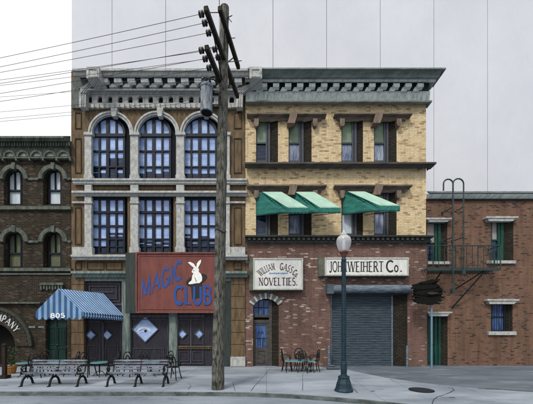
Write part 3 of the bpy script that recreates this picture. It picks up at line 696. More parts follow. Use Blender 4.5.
def front(x0, x1, dia, dr):
    b = MB(); b.pbox(x0, x1, 280.9, 366.4, Y0+.12, Y0+.3)
    fr = b.build('door' if dr else 'shopfront_panel', 'purple_wood', BC)
    b = MB()
    if x0 < 100:
        border(b, x0+2, x1-2, 283, 302, .8, Y0+.08, Y0+.13); border(b, x0+5, x1-5, 286, 299, .7, Y0+.07, Y0+.13); b.pbox(x0+9, x1-9, 291.5, 292.5, Y0+.07, Y0+.13)
        b.pbox(x0, x1, 303.4, 305.4, Y0+.06, Y0+.13)
        border(b, x0+1, x1-1, 321, 364, .8, Y0+.08, Y0+.13); b.pbox((x0+x1)/2-.7, (x0+x1)/2+.7, 321, 364, Y0+.08, Y0+.13)
        for k in (0, 1): border(b, x0+3+k*18, x0+16+k*18, 345, 361, .6, Y0+.085, Y0+.13)
    else:
        b.pbox(x0, x1, 314.5, 317.6, Y0+.05, Y0+.13); border(b, x0+1, x1-1, 319, 364, .8, Y0+.08, Y0+.13)
        if dr:
            m = (x0+x1)/2; b.pbox(m-.7, m+.7, 319, 364, Y0+.07, Y0+.13)
            for q in (x0+2.2, m+1.6): border(b, q, q+10, 351, 361, .6, Y0+.085, Y0+.13); border(b, q, q+10, 322, 344, .4, Y0+.09, Y0+.13)
        else: border(b, x0+3, x1-5, 348, 361, .7, Y0+.085, Y0+.13)
    b.build('trim', 'purple_trim', fr)
    for cx, cy, r in dia:
        b = MB(); yf = Y0+.10
        q = r+1.1
        for k in range(4):
            A = [(cx, cy-q), (cx+q, cy), (cx, cy+q), (cx-q, cy)]; B = [(cx, cy-r+.3), (cx+r-.3, cy), (cx, cy+r-.3), (cx-r+.3, cy)]
            b.pprism([A[k], A[(k+1) % 4], B[(k+1) % 4], B[k]], yf-.04, yf+.03)
        w_ = b.build('diamond_window', 'win_frame_grey', BC)
        b = MB(); b.pprism([(cx, cy-r), (cx+r, cy), (cx, cy+r), (cx-r, cy)], yf-.005, yf+.02); b.build('pane', 'glass_sky', w_)
        if r > 8:
            b = MB(); arcring(b, cx-1, cy+6, 6.8, 8.4, .45, math.pi-.6, yf-.012, yf, 14); arcring(b, cx-2, cy+9, 6.6, 7.4, .7, math.pi-.9, yf-.010, yf, 12); arcring(b, cx+.5, cy+1.8, .01, 1.4, 0, 2*math.pi, yf-.02, yf, 12, 1); b.build('emblem', ['sign_white', 'ink_black'], w_)
front(84, 121.9, [(90.5, 335, 4.7), (107, 335, 4.7)], True)
front(129.7, 168.9, [(145, 329.2, 12.8)], False)
front(176.9, 204.6, [(182.2, 334, 4.3), (199, 334, 4.3)], True)
MB().pbox(204.6, 221.2, 280.9, 366.4, Y0+.10, Y0+.3).build('side_panel', 'purple_wood', BC)
mb = MB(); mb.pbox(178, 212, 346, 347.2, Y0+.02, Y0+.05); mb.pbox(178, 212, 348.2, 348.8, Y0+.02, Y0+.05); mb.pbox(179, 180, 346, 349, Y0+.04, Y0+.12); mb.pbox(208, 209, 346, 349, Y0+.04, Y0+.12); mb.build('push_bar', 'ochre', BC)

# ================================================================== RIGHT-CENTRE buff/red brick building
BY = thing('corner_shop', 'three-storey shop with buff brick upper floors over a red brick ground floor', 'building', (PX(335, Y0), Y0, 0))
XA, XB = 245.4, 426
WX = [(256, 270, 278), (288.6, 303.6, 311.6), (341.4, 356.6, 363), (374, 388.4, 396.6)]
hu = [rect(a, c, 120.5, 163) for a, b, c in WX]+[rect(a, c, 192, 236) for a, b, c in WX]
slab('wall', [(XA, 100), (XB, 100), (XB, 241), (XA, 241)], hu, Y0, .35, 'brick_yellow', BY, label='buff brick upper wall')
hl = [arch(253, 278.6, 302.5, 370, 14, 5.5), rect(330.5, 407.5, 292, 370)]
slab('wall', [(XA, 241), (XB+.9, 241), (XB+.9, 370), (XA, 370)], hl, Y0-.02, .45, 'brick_red', BY, label='red brick ground floor wall')
mb = MB(); mb.box(PX(XA, Y0)+.01, PX(XB, Y0)-.01, Y0+.6, Y0+8, 0, PZ(70, Y0)); mb.build('rear_block', 'brick_yellow', BY)
mb = MB(); mb.box(PX(XB, Y0)-.3, PX(XB, Y0), Y0+.35, Y0+.6, PZ(241, Y0), PZ(100, Y0)); mb.build('corner_return', 'brick_yellow', BY)
prof = [(67.6, .92), (69, .92), (70.2, .80), (74.5, .66), (77.2, .62), (79.4, .47)]
MB().sweep(249, XB, prof, Y0, rr=.42, back=.12).build('cornice', 'cornice_green', BY)
MB().sweep(246, XB, [(77.8, .50), (81.6, .46), (82.6, .36)], Y0, rr=.42, back=.12).build('moulding', 'cornice_pale', BY)
MB().sweep(246, XB, [(82.6, .14), (91.2, .12)], Y0, rr=.42, back=.12).build('soffit', 'dark_metal', BY)  # dark metal paints the shade behind the modillions
for i in range(14):
    x = 261+12.05*i
    if x < 424: MB().pbox(x, x+6.2, 83.2, 86.6, Y0-.42, Y0-.2).pbox(x+1, x+5.2, 83.4, 86, Y0-.25, Y0-.13).build('modillion', 'cornice_white', BY)
    xx = x-4.8
    if xx > 248: MB().pprism([(xx, 90.8), (xx+6, 90.8), (xx+8, 87.2), (xx+2, 87.2)], Y0-.28, Y0-.16).build('bracket', 'cornice_white', BY)
MB().sweep(246, XB, [(91.2, .2), (100.2, .17)], Y0, rr=.42, back=.12).build('frieze', 'cornice_pale', BY)
MB().sweep(246, XB, [(100.2, .3), (101.6, .3), (103.6, .2)], Y0, rr=.42, back=.12).build('moulding', 'cornice_green', BY)
MB().sweep(XA, XB, [(162, .0), (162, .42), (163.6, .42), (165, .30), (168.4, .16)], Y0, rr=.6, back=.1).build('belt_course', 'belt', BY)
MB().sweep(XA, XB, [(235, .0), (235, .36), (236.6, .36), (237.4, .2), (240.2, .18), (240.8, .24), (242.6, .2)], Y0, rr=.6, back=.1).build('belt_course', 'dark_metal', BY)
for i in range(36):
    x = 248+4.95*i; MB().pbox(x, x+2.6, 237.4, 239.8, Y0-.29, Y0-.17).build('dentil', 'belt', BY)
# hoods
for ytop in (112.8, 184.6):
    for a, b, mid in ((249, 323.5, 290), (335, 407.5, 375.8)):
        A, B = a+5, b-5
        MB().sweep(A, B, [(ytop, .0), (ytop, .32), (ytop+1.2, .32), (ytop+4.2, .16), (ytop+7.6, .10)], Y0, rl=True, rr=True, back=0.001).build('window_hood', 'hood', BY)
        for bx, w2, dy in ((a+5.2, 4.6, 15.2), (b-10.5, 4.6, 15.2)):
            MB().pprism([(bx, ytop+5.6), (bx+w2, ytop+5.6), (bx+w2, ytop+dy-4), (bx+w2-1.4, ytop+dy-2), (bx+.8, ytop+dy-2), (bx, ytop+dy-5)], Y0-.22, Y0).build('bracket', 'hood_block', BY)
        mb = MB(); mb.pprism([(mid, ytop-.4), (mid+7.5, ytop-.4), (mid+6.8, ytop+4), (mid+4.6, ytop+10), (mid-2.6, ytop+10), (mid-1, ytop+5)], Y0-.38, Y0)
        mb.build('bracket', 'hood_block', BY)
# windows
def sash(parent, a, b, c, y0, y1, Yf, top, low, fmat='win_frame_grey', rmat='reveal_brick_shade', msplit=None):
    """a..b sash, b..c splayed right reveal, in px"""
    d = Yf+.14; m = MB(); ms = msplit or (y0+y1)/2
    gx = b-(b-a)*.30
    m.pbox(a-.6, a+.7, y0-.5, y1+.5, d-.06, d+.04); m.pbox(gx, gx+1.5, y0-.5, y1+.5, d-.07, d+.04); m.pbox(gx+2.3, b+.1, y0-.5, y1+.5, d-.09, d+.04); m.pbox(gx+1.5, gx+2.3, y0-.5, y1+.5, d-.01, d+.04)
    m.pbox(a+.7, gx, y0-.5, y0+1.4, d-.05, d+.04); m.pbox(a+.7, gx, ms-.9, ms+.6, d-.06, d+.04); m.pbox(a+.7, gx, y1-1.6, y1+.5, d-.05, d+.04)
    w_ = m.build('window', fmat, parent)
    m = MB(); m.pbox(a+.5, gx+.2, y0+1, ms, d+.0, d+.02, 0); m.pbox(a+.5, gx+.2, ms, y1-1, d+.01, d+.03, 1); m.build('pane', [top, low], w_)
    m = MB(); xb0, xb1 = PX(b, d), PX(c, Yf)-.002; z0, z1 = PZ(y1, Yf)-.05, PZ(y0, Yf)+.05
    m.add([(xb0, d+.05, z0), (xb1, d+.05, z0), (xb1, Yf+.004, z0), (xb0, d-.02, z0), (xb0, d+.05, z1), (xb1, d+.05, z1), (xb1, Yf+.004, z1), (xb0, d-.02, z1)], [(0, 1, 2, 3), (7, 6, 5, 4), (0, 4, 5, 1), (1, 5, 6, 2), (2, 6, 7, 3), (3, 7, 4, 0)])
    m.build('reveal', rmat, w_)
    return w_
random.seed(3)
for i, (a, b, c) in enumerate(WX):
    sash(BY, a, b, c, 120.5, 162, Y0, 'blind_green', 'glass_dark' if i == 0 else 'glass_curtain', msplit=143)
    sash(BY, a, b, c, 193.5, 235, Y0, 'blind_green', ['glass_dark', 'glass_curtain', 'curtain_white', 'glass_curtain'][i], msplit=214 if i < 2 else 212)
# street door with arch
d = Y0+.22
mb = MB(); arcring(mb, 266, 313, 14.2, 20.5, R(36), R(144), Y0-.09, Y0, 1, 0)
mb = MB(); N = 13
for i in range(N):
    a0 = R(34)+R(112)*i/N; a1 = R(34)+R(112)*(i+.86)/N
    arcring(mb, 266, 313.5, 14.8, 20.6, a0, a1, Y0-.07, Y0, 2, i % 2)
mb.build('brick_arch', ['stone', 'stone_dark'], BY)
mb = MB(); mb.pbox(251, 253.8, 298, 366.4, d-.05, d+.05); mb.pbox(269, 272, 298, 366.4, d-.05, d+.05); mb.pbox(253.8, 269, 314.6, 317.4, d-.08, d+.05); mb.pbox(253.8, 269, 319.8, 322.8, d-.05, d+.05)
mb.pbox(253.8, 256, 322.8, 366.4, d-.02, d+.04); mb.pbox(266, 269, 322.8, 366.4, d-.02, d+.04); mb.pbox(256, 266, 347.5, 366.4, d-.02, d+.04); mb.pbox(256, 266, 322.8, 325, d-.02, d+.04)
border(mb, 257.5, 264.5, 350.5, 363, .6, d-.05, d-.01)
dr = mb.build('door', 'belt', BY)
mb = MB(); mb.pbox(255.8, 266.2, 324.8, 347.7, d+.01, d+.03); mb.build('pane', 'glass_blue', dr)
mb = MB()
for x in (257.5, 260, 262.5): mb.pbox(x, x+.5, 338, 346, d-.01, d+.012)
mb.pbox(256, 266, 338, 338.5, d-.012, d+.012); mb.tube([(PX(x, d), d-.0, PZ(y, d)) for x, y in ((258, 334), (259.5, 331.5), (261, 334.5), (262, 331.2), (263.5, 333.6))], .018, 6)
mb.build('window_grille', 'iron', dr)
mb = MB(); mb.pprism([(253.8, 314.8), (253.8, 304.5), (257, 301.6), (262, 300), (269, 300.4), (269, 314.8)], d+.01, d+.03); mb.build('transom_pane', 'glass_blue', dr)
mb = MB()
for x in (258.4, 263.4): mb.pbox(x, x+.7, 300.5, 314.8, d-.03, d+.03)
mb.pbox(253.8, 269, 307.2, 307.9, d-.02, d+.03); mb.build('transom_bars', 'win_frame', dr)
mb = MB(); mb.pbox(250, 281, 296, 367, d+.06, d+.08, 0)
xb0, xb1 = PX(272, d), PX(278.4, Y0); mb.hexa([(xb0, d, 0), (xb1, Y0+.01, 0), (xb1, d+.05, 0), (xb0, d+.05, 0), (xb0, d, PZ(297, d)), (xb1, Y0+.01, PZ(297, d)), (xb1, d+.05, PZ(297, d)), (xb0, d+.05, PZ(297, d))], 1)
mb.build('reveal', ['void_black', 'reveal_brick_shade'], BY)  # black backing and near-black jamb paint the doorway's shade
# roller shutter
ds = Y0+.18
mb = MB()
zt, zb = PZ(293, ds), 0.0; k = 42
for i in range(k):
    za = zb+(zt-zb)*i/k; zc = zb+(zt-zb)*(i+1)/k; x0, x1 = PX(331.4, ds), PX(392, ds)
    mb.add([(x0, ds+.02, za), (x1, ds+.02, za), (x1, ds-.015, za+.014), (x0, ds-.015, za+.014), (x1, ds-.02, (za+zc)/2), (x0, ds-.02, (za+zc)/2), (x1, ds+.02, zc-.004), (x0, ds+.02, zc-.004)], [(0, 1, 2, 3), (3, 2, 4, 5), (5, 4, 6, 7)])
gd = mb.build('roller_shutter', 'shutter', BY)
mb = MB(); mb.pbox(330, 332, 292, 366.4, ds-.06, ds+.06); mb.pbox(391.4, 393, 292, 366.4, ds-.06, ds+.06); mb.build('guide_rail', 'roll_box', gd)
mb = MB(); xb0, xb1 = PX(393, ds), PX(407.3, Y0); zt2 = PZ(292, Y0)
mb.hexa([(xb0, ds, 0), (xb1, Y0+.0, 0), (xb1, ds+.2, 0), (xb0, ds+.2, 0), (xb0, ds, zt2), (xb1, Y0+.0, zt2), (xb1, ds+.2, zt2), (xb0, ds+.2, zt2)]); mb.build('reveal', 'reveal_brick_shade', BY)
mb = MB(); mb.pbox(328, 409, 290, 367, ds+.22, ds+.25); mb.build('passage_shade', 'void_black', BY)  # flat black sheet paints the dark behind the shutter opening
mb = MB(); yc = Y0-.22; zc = (PZ(284.2, yc-.2)+PZ(293, yc-.2))/2; rr_ = (PZ(284.2, yc-.2)-PZ(293, yc-.2))/2
mb.tube([(PX(332.5, yc), yc, zc), (PX(411, yc), yc, zc)], rr_*.96, 20); mb.build('shutter_roll', 'roll_box', gd, smooth=True)
mb = MB(); mb.box(PX(326.5, yc), PX(333, yc), yc-rr_*.9, Y0, zc-rr_*1.15, zc+rr_*1.05); mb.build('roll_end_plate', 'shutter', gd)
mb = MB(); mb.pbox(329, 409, 292.5, 295, Y0-.05, Y0+.1); mb.build('lintel', 'dark_metal', BY)

# ================================================================== FAR RIGHT rust brick building
YR = Y0+.25
BR = thing('brick_building', 'low rust-red brick building with fire escape at the right edge', 'building', (PX(480, YR), YR, 0))
hr = [rect(426, 447.2, 222, 261.5), rect(491, 513.4, 220, 261), rect(491, 512.6, 303.6, 331.4), rect(427.5, 447.6, 316, 369)]
hr[0] = rect(427.3, 447.2, 222, 261.5)
slab('wall', [(426.6, 198), (700, 198), (700, 369), (426.6, 369)], hr, YR, .35, 'brick_rust', BR)
mb = MB(); mb.box(PX(427, YR)+.05, PX(700, YR), YR+.6, YR+7, 0, PZ(194, YR)); mb.build('rear_block', 'roof', BR)
MB().sweep(426.5, 700, [(191.2, .0), (191.2, .30), (192.8, .30), (193.4, .22), (194, .2)], YR).build('parapet_cap', 'cornice_green', BR)
MB().sweep(426.5, 700, [(194.1, .24), (196.4, .18), (198.8, .10)], YR).build('parapet_moulding', 'cornice_pale', BR)
MB().sweep(426.5, 700, [(198.8, .14), (200.4, .06)], YR).build('parapet_moulding', 'dark_metal', BR)
def hood(x0, x1, y0, y1):
    b = MB(); b.pprism([(x0, y0), (x1, y0), (x1-5, y1), (x0+2, y1)], YR-.22, YR); b.pbox(x0-.5, x1+.5, y0-.8, y0+.9, YR-.26, YR); b.build('window_hood', 'stone', BR)
hood(427, 452.6, 218.4, 221.6); hood(487, 518, 217, 221); hood(488, 519, 299.8, 304); hood(428.2, 452, 312.4, 316.2)
for x0, x1, y0, y1 in ((427.2, 450.8, 261.3, 264.2), (488, 516.2, 260.4, 263.4), (489, 516.6, 331.4, 335)):
    mb = MB(); mb.pbox(x0, x1, y0, y1, YR-.1, YR+.1); mb.build('window_sill', 'stone', BR)
for a, b, c, y0, y1, ms in ((424.5, 440.6, 447.2, 222, 261.5, 243), (491.6, 503.4, 513.4, 220.5, 260.6, 240)):
    d = YR+.14; gx = b-5.6
    m = MB(); m.pbox(a-.5, a+.6, y0-.5, y1+.5, d-.04, d+.04); m.pbox(gx, gx+2.2, y0-.5, y1+.5, d-.06, d+.04); m.pbox(gx+3, b+.2, y0-.5, y1+.5, d-.08, d+.04)
    m.pbox(a+.6, gx, y0-.5, y0+1.6, d-.05, d+.04); m.pbox(a+.6, gx, ms-.6, ms+.6, d-.05, d+.04); m.pbox(a+.6, gx, y1-1.2, y1+.5, d-.05, d+.04); m.pbox(gx+2.2, gx+3, y0, y1, d, d+.04)
    w_ = m.build('window', 'green_frame', BR)
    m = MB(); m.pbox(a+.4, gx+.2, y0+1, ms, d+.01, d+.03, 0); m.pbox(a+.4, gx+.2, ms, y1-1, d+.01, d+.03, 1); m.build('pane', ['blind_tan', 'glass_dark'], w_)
    m = MB(); xb0, xb1 = PX(b, d), PX(c, YR)-.002; z0, z1 = PZ(y1, YR)-.03, PZ(y0, YR)+.03
    m.hexa([(xb0, d-.02, z0), (xb1, YR+.004, z0), (xb1, d+.05, z0), (xb0, d+.05, z0), (xb0, d-.02, z1), (xb1, YR+.004, z1), (xb1, d+.05, z1), (xb0, d+.05, z1)]); m.build('reveal', 'reveal_brick_shade', w_)
d = YR+.14
m = MB(); m.pbox(490.5, 491.6, 303, 332, d-.05, d+.04); m.pbox(504, 505.6, 303, 332, d-.05, d+.04); m.pbox(491.6, 504, 303, 304.6, d-.05, d+.04); m.pbox(491.6, 504, 316.2, 317.2, d-.05, d+.04); m.pbox(491.6, 504, 330.4, 332, d-.05, d+.04)
w_ = m.build('window', 'win_frame', BR)
m = MB(); m.pbox(491, 505, 303.5, 332, d+.01, d+.03); m.build('pane', 'glass_blue', w_)
m = MB()
for i in range(9): x = 492+2.35*i; m.tube([(PX(x, YR+.03), YR+.03, PZ(331.4, YR)), (PX(x, YR+.03), YR+.03, PZ(304, YR))], .012, 6)
m.build('window_bars', 'iron', w_)
m = MB(); xb0, xb1 = PX(505.6, d), PX(512.6, YR)-.002; z0, z1 = PZ(331.6, YR), PZ(303.4, YR)
m.hexa([(xb0, d-.02, z0), (xb1, YR+.004, z0), (xb1, d+.05, z0), (xb0, d+.05, z0), (xb0, d-.02, z1), (xb1, YR+.004, z1), (xb1, d+.05, z1), (xb0, d+.05, z1)]); m.build('reveal', 'reveal_brick_shade', w_)
m = MB(); m.pbox(426, 440.8, 315.5, 366.2, d, d+.06); m.pbox(438.6, 440.8, 315.5, 366.2, d-.07, d+.05); m.pbox(434.6, 436.8, 315.5, 366.2, d-.05, d+.05)
for y0, y1 in ((320, 338), (342, 362)): border(m, 428, 434, y0, y1, .6, d-.03, d)
dr = m.build('door', 'green_frame', BR)
m = MB(); m.lathe([(0, -.03), (.03, -.02), (.03, .02), (0, .03)], (PX(433.6, d-.05), d-.05, 1.0), 10); m.build('handle', 'iron', dr)
m = MB(); xb0, xb1 = PX(440.8, d), PX(447.6, YR)-.002; z0, z1 = 0, PZ(315.6, YR)
m.hexa([(xb0, d-.02, z0), (xb1, YR+.004, z0), (xb1, d+.05, z0), (xb0, d+.05, z0), (xb0, d-.02, z1), (xb1, YR+.004, z1), (xb1, d+.05, z1), (xb0, d+.05, z1)]); m.build('reveal', 'reveal_brick_shade', BR)
# fire escape
YP = YR-.75
m = MB(); zp = PZ(268.6, YP)
m.box(PX(427.2, YP), PX(500.5, YP), YP-.02, YP+.03, zp-.09, zp+.03); m.box(PX(427.2, YP), PX(500.5, YP), YR-.06, YR-.01, zp-.06, zp+.0)
for i in range(26): x = PX(427.4, YP)+i*(PX(500, YP)-PX(427.4, YP))/25; m.box(x-.015, x+.015, YP+.03, YR-.05, zp-.03, zp-.005)
fe = m.build('fire_escape', 'iron_green', BR)
m = MB(); zr = PZ(245.6, YP); xa, xb = PX(427.6, YP), PX(500.4, YP)
m.tube([(xa, YP, zr), (xb, YP, zr)], .028, 8); m.tube([(xb, YP, zr), (xb, YR, zr)], .022, 8)
for i in range(14): x = xb-i*(xb-xa)/13; m.tube([(x, YP, zp), (x, YP, zr)], .026 if i % 4 == 0 else .017, 6)
for i in range(3): y = YP+(i+1)*(YR-YP)/4; m.tube([(xb, y, zp), (xb, y, zr)], .016, 6)
m.build('railing', 'iron_green', fe)
m = MB(); yl = YP+.02
def vert(px, y0, y1, Y): return [(PX(px, Y), Y, PZ(y0, Y)), (PX(px, Y), Y, PZ(y1, Y))]
yl = YP-.05
def hoop(xa_, xb_): 
    c = (xa_+xb_)/2; r = (xb_-xa_)/2; return [(PX(c-r*math.cos(math.pi*i/12), yl), yl, PZ(184-r*math.sin(math.pi*i/12), yl)) for i in range(13)]
m.tube([(PX(443.5, yl), yl, PZ(190.6, yl))]+hoop(443.5, 453), .032, 8)
m.tube(hoop(453, 463.6)+[(PX(463.6, yl), yl, PZ(272, yl))], .032, 8)
m.tube(vert(453, 184, 291, yl), .034, 8)
m.box(PX(451, yl), PX(454.6, yl), yl-.06, yl+.06, PZ(293, yl), PZ(289, yl)); m.box(PX(461.8, yl), PX(465, yl), yl-.05, yl+.05, PZ(274, yl), PZ(270.5, yl))
for x in (453, 463.6):
    for y in (207, 237): m.tube([(PX(x, yl), yl, PZ(y, yl)), (PX(x, yl)-.05, YR, PZ(y, yl))], .02, 6); m.box(PX(x, yl)-.06, PX(x, yl)+.02, YR-.03, YR, PZ(y+1.4, yl), PZ(y-1.6, yl))
m.build('ladder', 'iron_green', fe)
m = MB()
for (x0, y0), (x1, y1) in (((485.5, 270), (453, 290.5)), ((486, 270), (452, 308)), ((442, 271), (435, 281))):
    m.tube([(PX(x0, YP), YP, PZ(y0, YP)), (PX(x1, YR-.03), YR-.03, PZ(y1, YR-.03))], .03, 6)
m.build('brace', 'iron', fe)

# ================================================================== SIGNS
# magic club
YS = Y0-.42
t = thing('shop_sign', 'large faded red MAGIC CLUB sign board with a white rabbit in a black hat', 'sign', (PX(176, YS), YS, PZ(313, YS)))
sx0, sx1, sy0, sy1 = 135.4, 219, 252, 313
m = MB(); m.pbox(sx0+.5, sx1-.5, sy0+.5, sy1-.5, YS+.03, Y0-.15); m.build('board', 'sign_red', t)
m = MB(); border(m, sx0, sx1, sy0, sy1, 1.5, YS-.02, YS+.05); border(m, sx0+3.6, sx1-2.5, sy0+3.4, sy1-3.6, .7, YS+.01, YS+.035); m.build('frame', 'sign_red_frame', t)
m = MB(); z0, z1 = PZ(313.5, Y0-.02), PZ(252.5, YS)
xl_, xr_ = PX(125.4, Y0-.36), PX(sx0, YS)-.005
m.hexa([(xl_, Y0-.36, z0), (xr_, YS+.0, z0), (xr_, Y0-.16, z0), (xl_, Y0-.16, z0), (xl_, Y0-.36, z1), (xr_, YS+.0, z1), (xr_, Y0-.16, z1), (xl_, Y0-.16, z1)]); m.build('box_side', 'dark_metal', t)
yt = YS+.024
m = MB()
text_line(m, 'MAGIC', 141.6, 181.6, 281, 298.5, .17, yt-.006, serif=False, gap=.17, slope=20.5)
m2 = MB()
text_line(m2, 'CLUB', 174.5, 211, 286.4, 303.8, .19, yt-.022, serif=False, gap=.17)
m2.build('lettering', 'ink_blue', t)
m.build('lettering', 'ink_blue', t)
m = MB()
def tilt_ell(cx, cy, rx, ry, a, n=24): return [(cx+rx*math.cos(2*math.pi*i/n)*math.cos(a)-ry*math.sin(2*math.pi*i/n)*math.sin(a), cy+rx*math.cos(2*math.pi*i/n)*math.sin(a)+ry*math.sin(2*math.pi*i/n)*math.cos(a)) for i in range(n)]
m.pprism(tilt_ell(196.4, 280, 11.2, 5.3, R(-22)), yt-.006, yt+.01); m.pprism([(190.6, 283), (202.2, 281), (201.6, 297.5), (192, 298.5)], yt-.009, yt+.01)
m.build('hat_picture', 'ink_black', t)
m = MB()
m.pprism([(192.2, 284), (189, 284.2), (188.4, 283), (191.5, 280.4), (192.2, 276), (193.4, 273.2), (191.8, 272.4), (191.8, 271), (193.4, 268.4), (195.6, 267), (197.8, 267.4), (199, 269.4), (198.8, 271.8), (201, 274), (202.2, 277.4), (201.8, 281), (199.4, 283), (196, 283.2)], yt-.014, yt)
m.pprism([(194.8, 268.6), (191.2, 265.6), (187.8, 262.4), (190, 261.8), (193.6, 263.6), (196.4, 267.6)], yt-.016, yt)
m.pprism([(196.2, 268), (196.8, 263.6), (199, 260.6), (201.2, 259.6), (200.8, 262.6), (198.8, 266.4), (197.8, 269)], yt-.018, yt)
m.pprism(tilt_ell(193.9, 270.6, .5, .5, 0, 8), yt-.02, yt, 1); m.pprism([(194.6, 277), (195, 277), (196.6, 281.6), (196, 281.8)], yt-.0195, yt, 1)
m.build('rabbit_picture', ['white_paint', 'ink_black'], t)
# two white box signs
def boxsign(label, x0, xf, x1, y0, y1):
    YS = Y0-.34; t = thing('shop_sign', label, 'sign', (PX((x0+x1)/2, YS), YS, PZ(y1, YS)))
    m = MB(); m.pbox(xf, x1, y0, y1, YS+.03, Y0-.03); m.build('board', 'sign_white', t)
    m = MB(); border(m, xf-.4, x1+.4, y0-.4, y1+.4, 1.3, YS, YS+.06); m.build('frame', 'sign_frame', t)
    m = MB(); za, zb_ = PZ(y1+1.4, Y0-.1), PZ(y0-.2, Y0-.1); xa_, xb_ = PX(x0, Y0-.1), PX(xf-.4, YS)-.003
    m.hexa([(xa_, Y0-.12, za), (xb_, YS+.01, za+.02), (xb_, Y0-.03, za), (xa_, Y0-.03, za), (xa_, Y0-.12, zb_), (xb_, YS+.01, zb_), (xb_, Y0-.03, zb_), (xa_, Y0-.03, zb_)]); m.build('box_side', 'sign_side', t)
    m = MB(); m.pbox(xf-2, x1, y1+.5, y1+1.6, YS+.03, Y0-.03); m.build('bottom_tray', 'dark_metal', t)
    return t, YS
t, YS = boxsign('white hanging sign reading WILLIAM GASS Co NOVELTIES above the arched street door', 249, 253.6, 302.6, 258.4, 289.4)
m = MB(); text_line(m, 'NOVELTIES.', 259, 297.4, 277.8, 285.2, .17, YS+.022, gap=.2)
m.build('lettering', 'ink_brown', t); m = MB(); text_arc(m, 'WILLIAM', 278, 294.6, 25.2, -43, -7, 6.4, .16, YS+.022, gap=.16); m.build('lettering', 'ink_brown', t); m = MB(); text_arc(m, 'GASS', 278, 294.6, 25.2, 4, 31, 6.4, .16, YS+.022, gap=.16); text_arc(m, 'Co.', 278, 294.6, 25, 34, 47, 5.6, .18, YS+.022, gap=.1)
m.build('lettering', 'ink_brown', t)
m = MB()
for i in range(9): m.pbox(269.4+i*2.1, 270.9+i*2.1, 272.5+(i % 2)*.3, 274-(i % 3)*.2, YS+.02, YS+.04)
m.pbox(269, 288, 273, 273.5, YS+.021, YS+.04)
m.build('flourish', 'ink_sky', t)
t, YS = boxsign('long white box sign reading JOHN WEIHERT Co. over the roller shutter', 318, 325.2, 408.4, 257.8, 275.2)
m = MB(); text_line(m, 'JOHN', 329.4, 346.8, 261.6, 271.6, .155, YS+.022, gap=.17); m.build('lettering', 'ink_black', t); m = MB(); text_line(m, 'WEIHERT', 348, 383.4, 261.6, 271.6, .155, YS+.022, gap=.17)
m.build('lettering', 'ink_black', t); m = MB(); text_line(m, 'C', 386.6, 393.4, 260.8, 271.6, .16, YS+.022); text_line(m, 'o.', 394.4, 402, 261.5, 271.6, .16, YS+.022, gap=.3)
m.build('lettering', 'ink_black', t)

# ================================================================== AWNINGS
t = thing('awning', 'blue striped gable awning numbered 805 over the green street door', 'awning', (PX(60, Y0), Y0, PZ(316, Y0)))
YF, YB = 12.15, Y0-.02
A_ = (PX(58.4, YF), YF, PZ(288.6, YF)); L_ = (PX(36, YF), YF, PZ(311.5, YF)); R_ = (PX(82.6, YF), YF, PZ(312, YF))
zA, zE = A_[2], R_[2]
Ab = (PX(103.5, YB), YB, zA-.02); Rb = (PX(124.3, YB), YB, PZ(315.5, YB)); 
Lb = (Rb[0]-(R_[0]-L_[0]), YB, Rb[2])
m = MB(); th = .02
m.add([A_, R_, Rb, Ab, (A_[0], A_[1], A_[2]-.03), (R_[0]-.02, R_[1], R_[2]-.03), (Rb[0]-.02, Rb[1], Rb[2]-.03), (Ab[0], Ab[1], Ab[2]-.03)], [(0, 1, 2, 3), (7, 6, 5, 4), (0, 4, 5, 1), (1, 5, 6, 2), (2, 6, 7, 3), (3, 7, 4, 0)])
Ax = (A_[0], A_[1]+.01, A_[2]); 
m.add([L_, A_, Ab, Lb, (L_[0]+.02, L_[1], L_[2]-.03), (A_[0], A_[1], A_[2]-.035), (Ab[0], Ab[1], Ab[2]-.035), (Lb[0]+.02, Lb[1], Lb[2]-.03)], [(0, 1, 2, 3), (7, 6, 5, 4), (0, 4, 5, 1), (1, 5, 6, 2), (2, 6, 7, 3), (3, 7, 4, 0)])
# side valance with tabs
n_ = 34
for i in range(n_):
    a = i/n_; b = (i+1)/n_
    def at(u, dz): return (R_[0]+(Rb[0]-R_[0])*u, R_[1]+(Rb[1]-R_[1])*u, R_[2]+(Rb[2]-R_[2])*u-dz)
    dd = .17 if i % 2 == 0 else .24
    p = [at(a, .0), at(b, .0), at(b, dd), at(a, dd)]
    m.add([(x+.004, y, z) for x, y, z in p]+[(x-.012, y, z) for x, y, z in p], [(0, 1, 2, 3), (7, 6, 5, 4), (0, 4, 5, 1), (1, 5, 6, 2), (2, 6, 7, 3), (3, 7, 4, 0)])
m.build('canopy', 'stripe_top', t)
m = MB(); g = [(L_[0], L_[2]), (A_[0], A_[2]), (R_[0], R_[2])]; zb_ = PZ(317, YF); ns = 7; w_ = (R_[0]-L_[0])/ns; low = []
for i in range(ns):
    for k in range(7): low.append((R_[0]-w_*(i+k/6), zb_-.11*math.sin(math.pi*k/6)))
m.prism(g+low, YF-.012, YF+.012); gb = m.build('gable', 'stripe_gable', t)
m = MB(); text_line(m, '805', 50.8, 64.6, 313.4, 317.6, .18, YF-.02, serif=False, gap=.2); m.build('lettering', 'white_paint', t)
m = MB(); 
for a, b in ((A_, Ab), (L_, Lb), (R_, Rb)): m.tube([(a[0], a[1]+.03, a[2]-.06), (b[0], b[1], b[2]-.06)], .018, 6)
m.tube([(L_[0]+.03, YF+.03, L_[2]-.06), (R_[0]-.03, YF+.03, R_[2]-.06)], .018, 6); m.build('frame', 'iron', t)
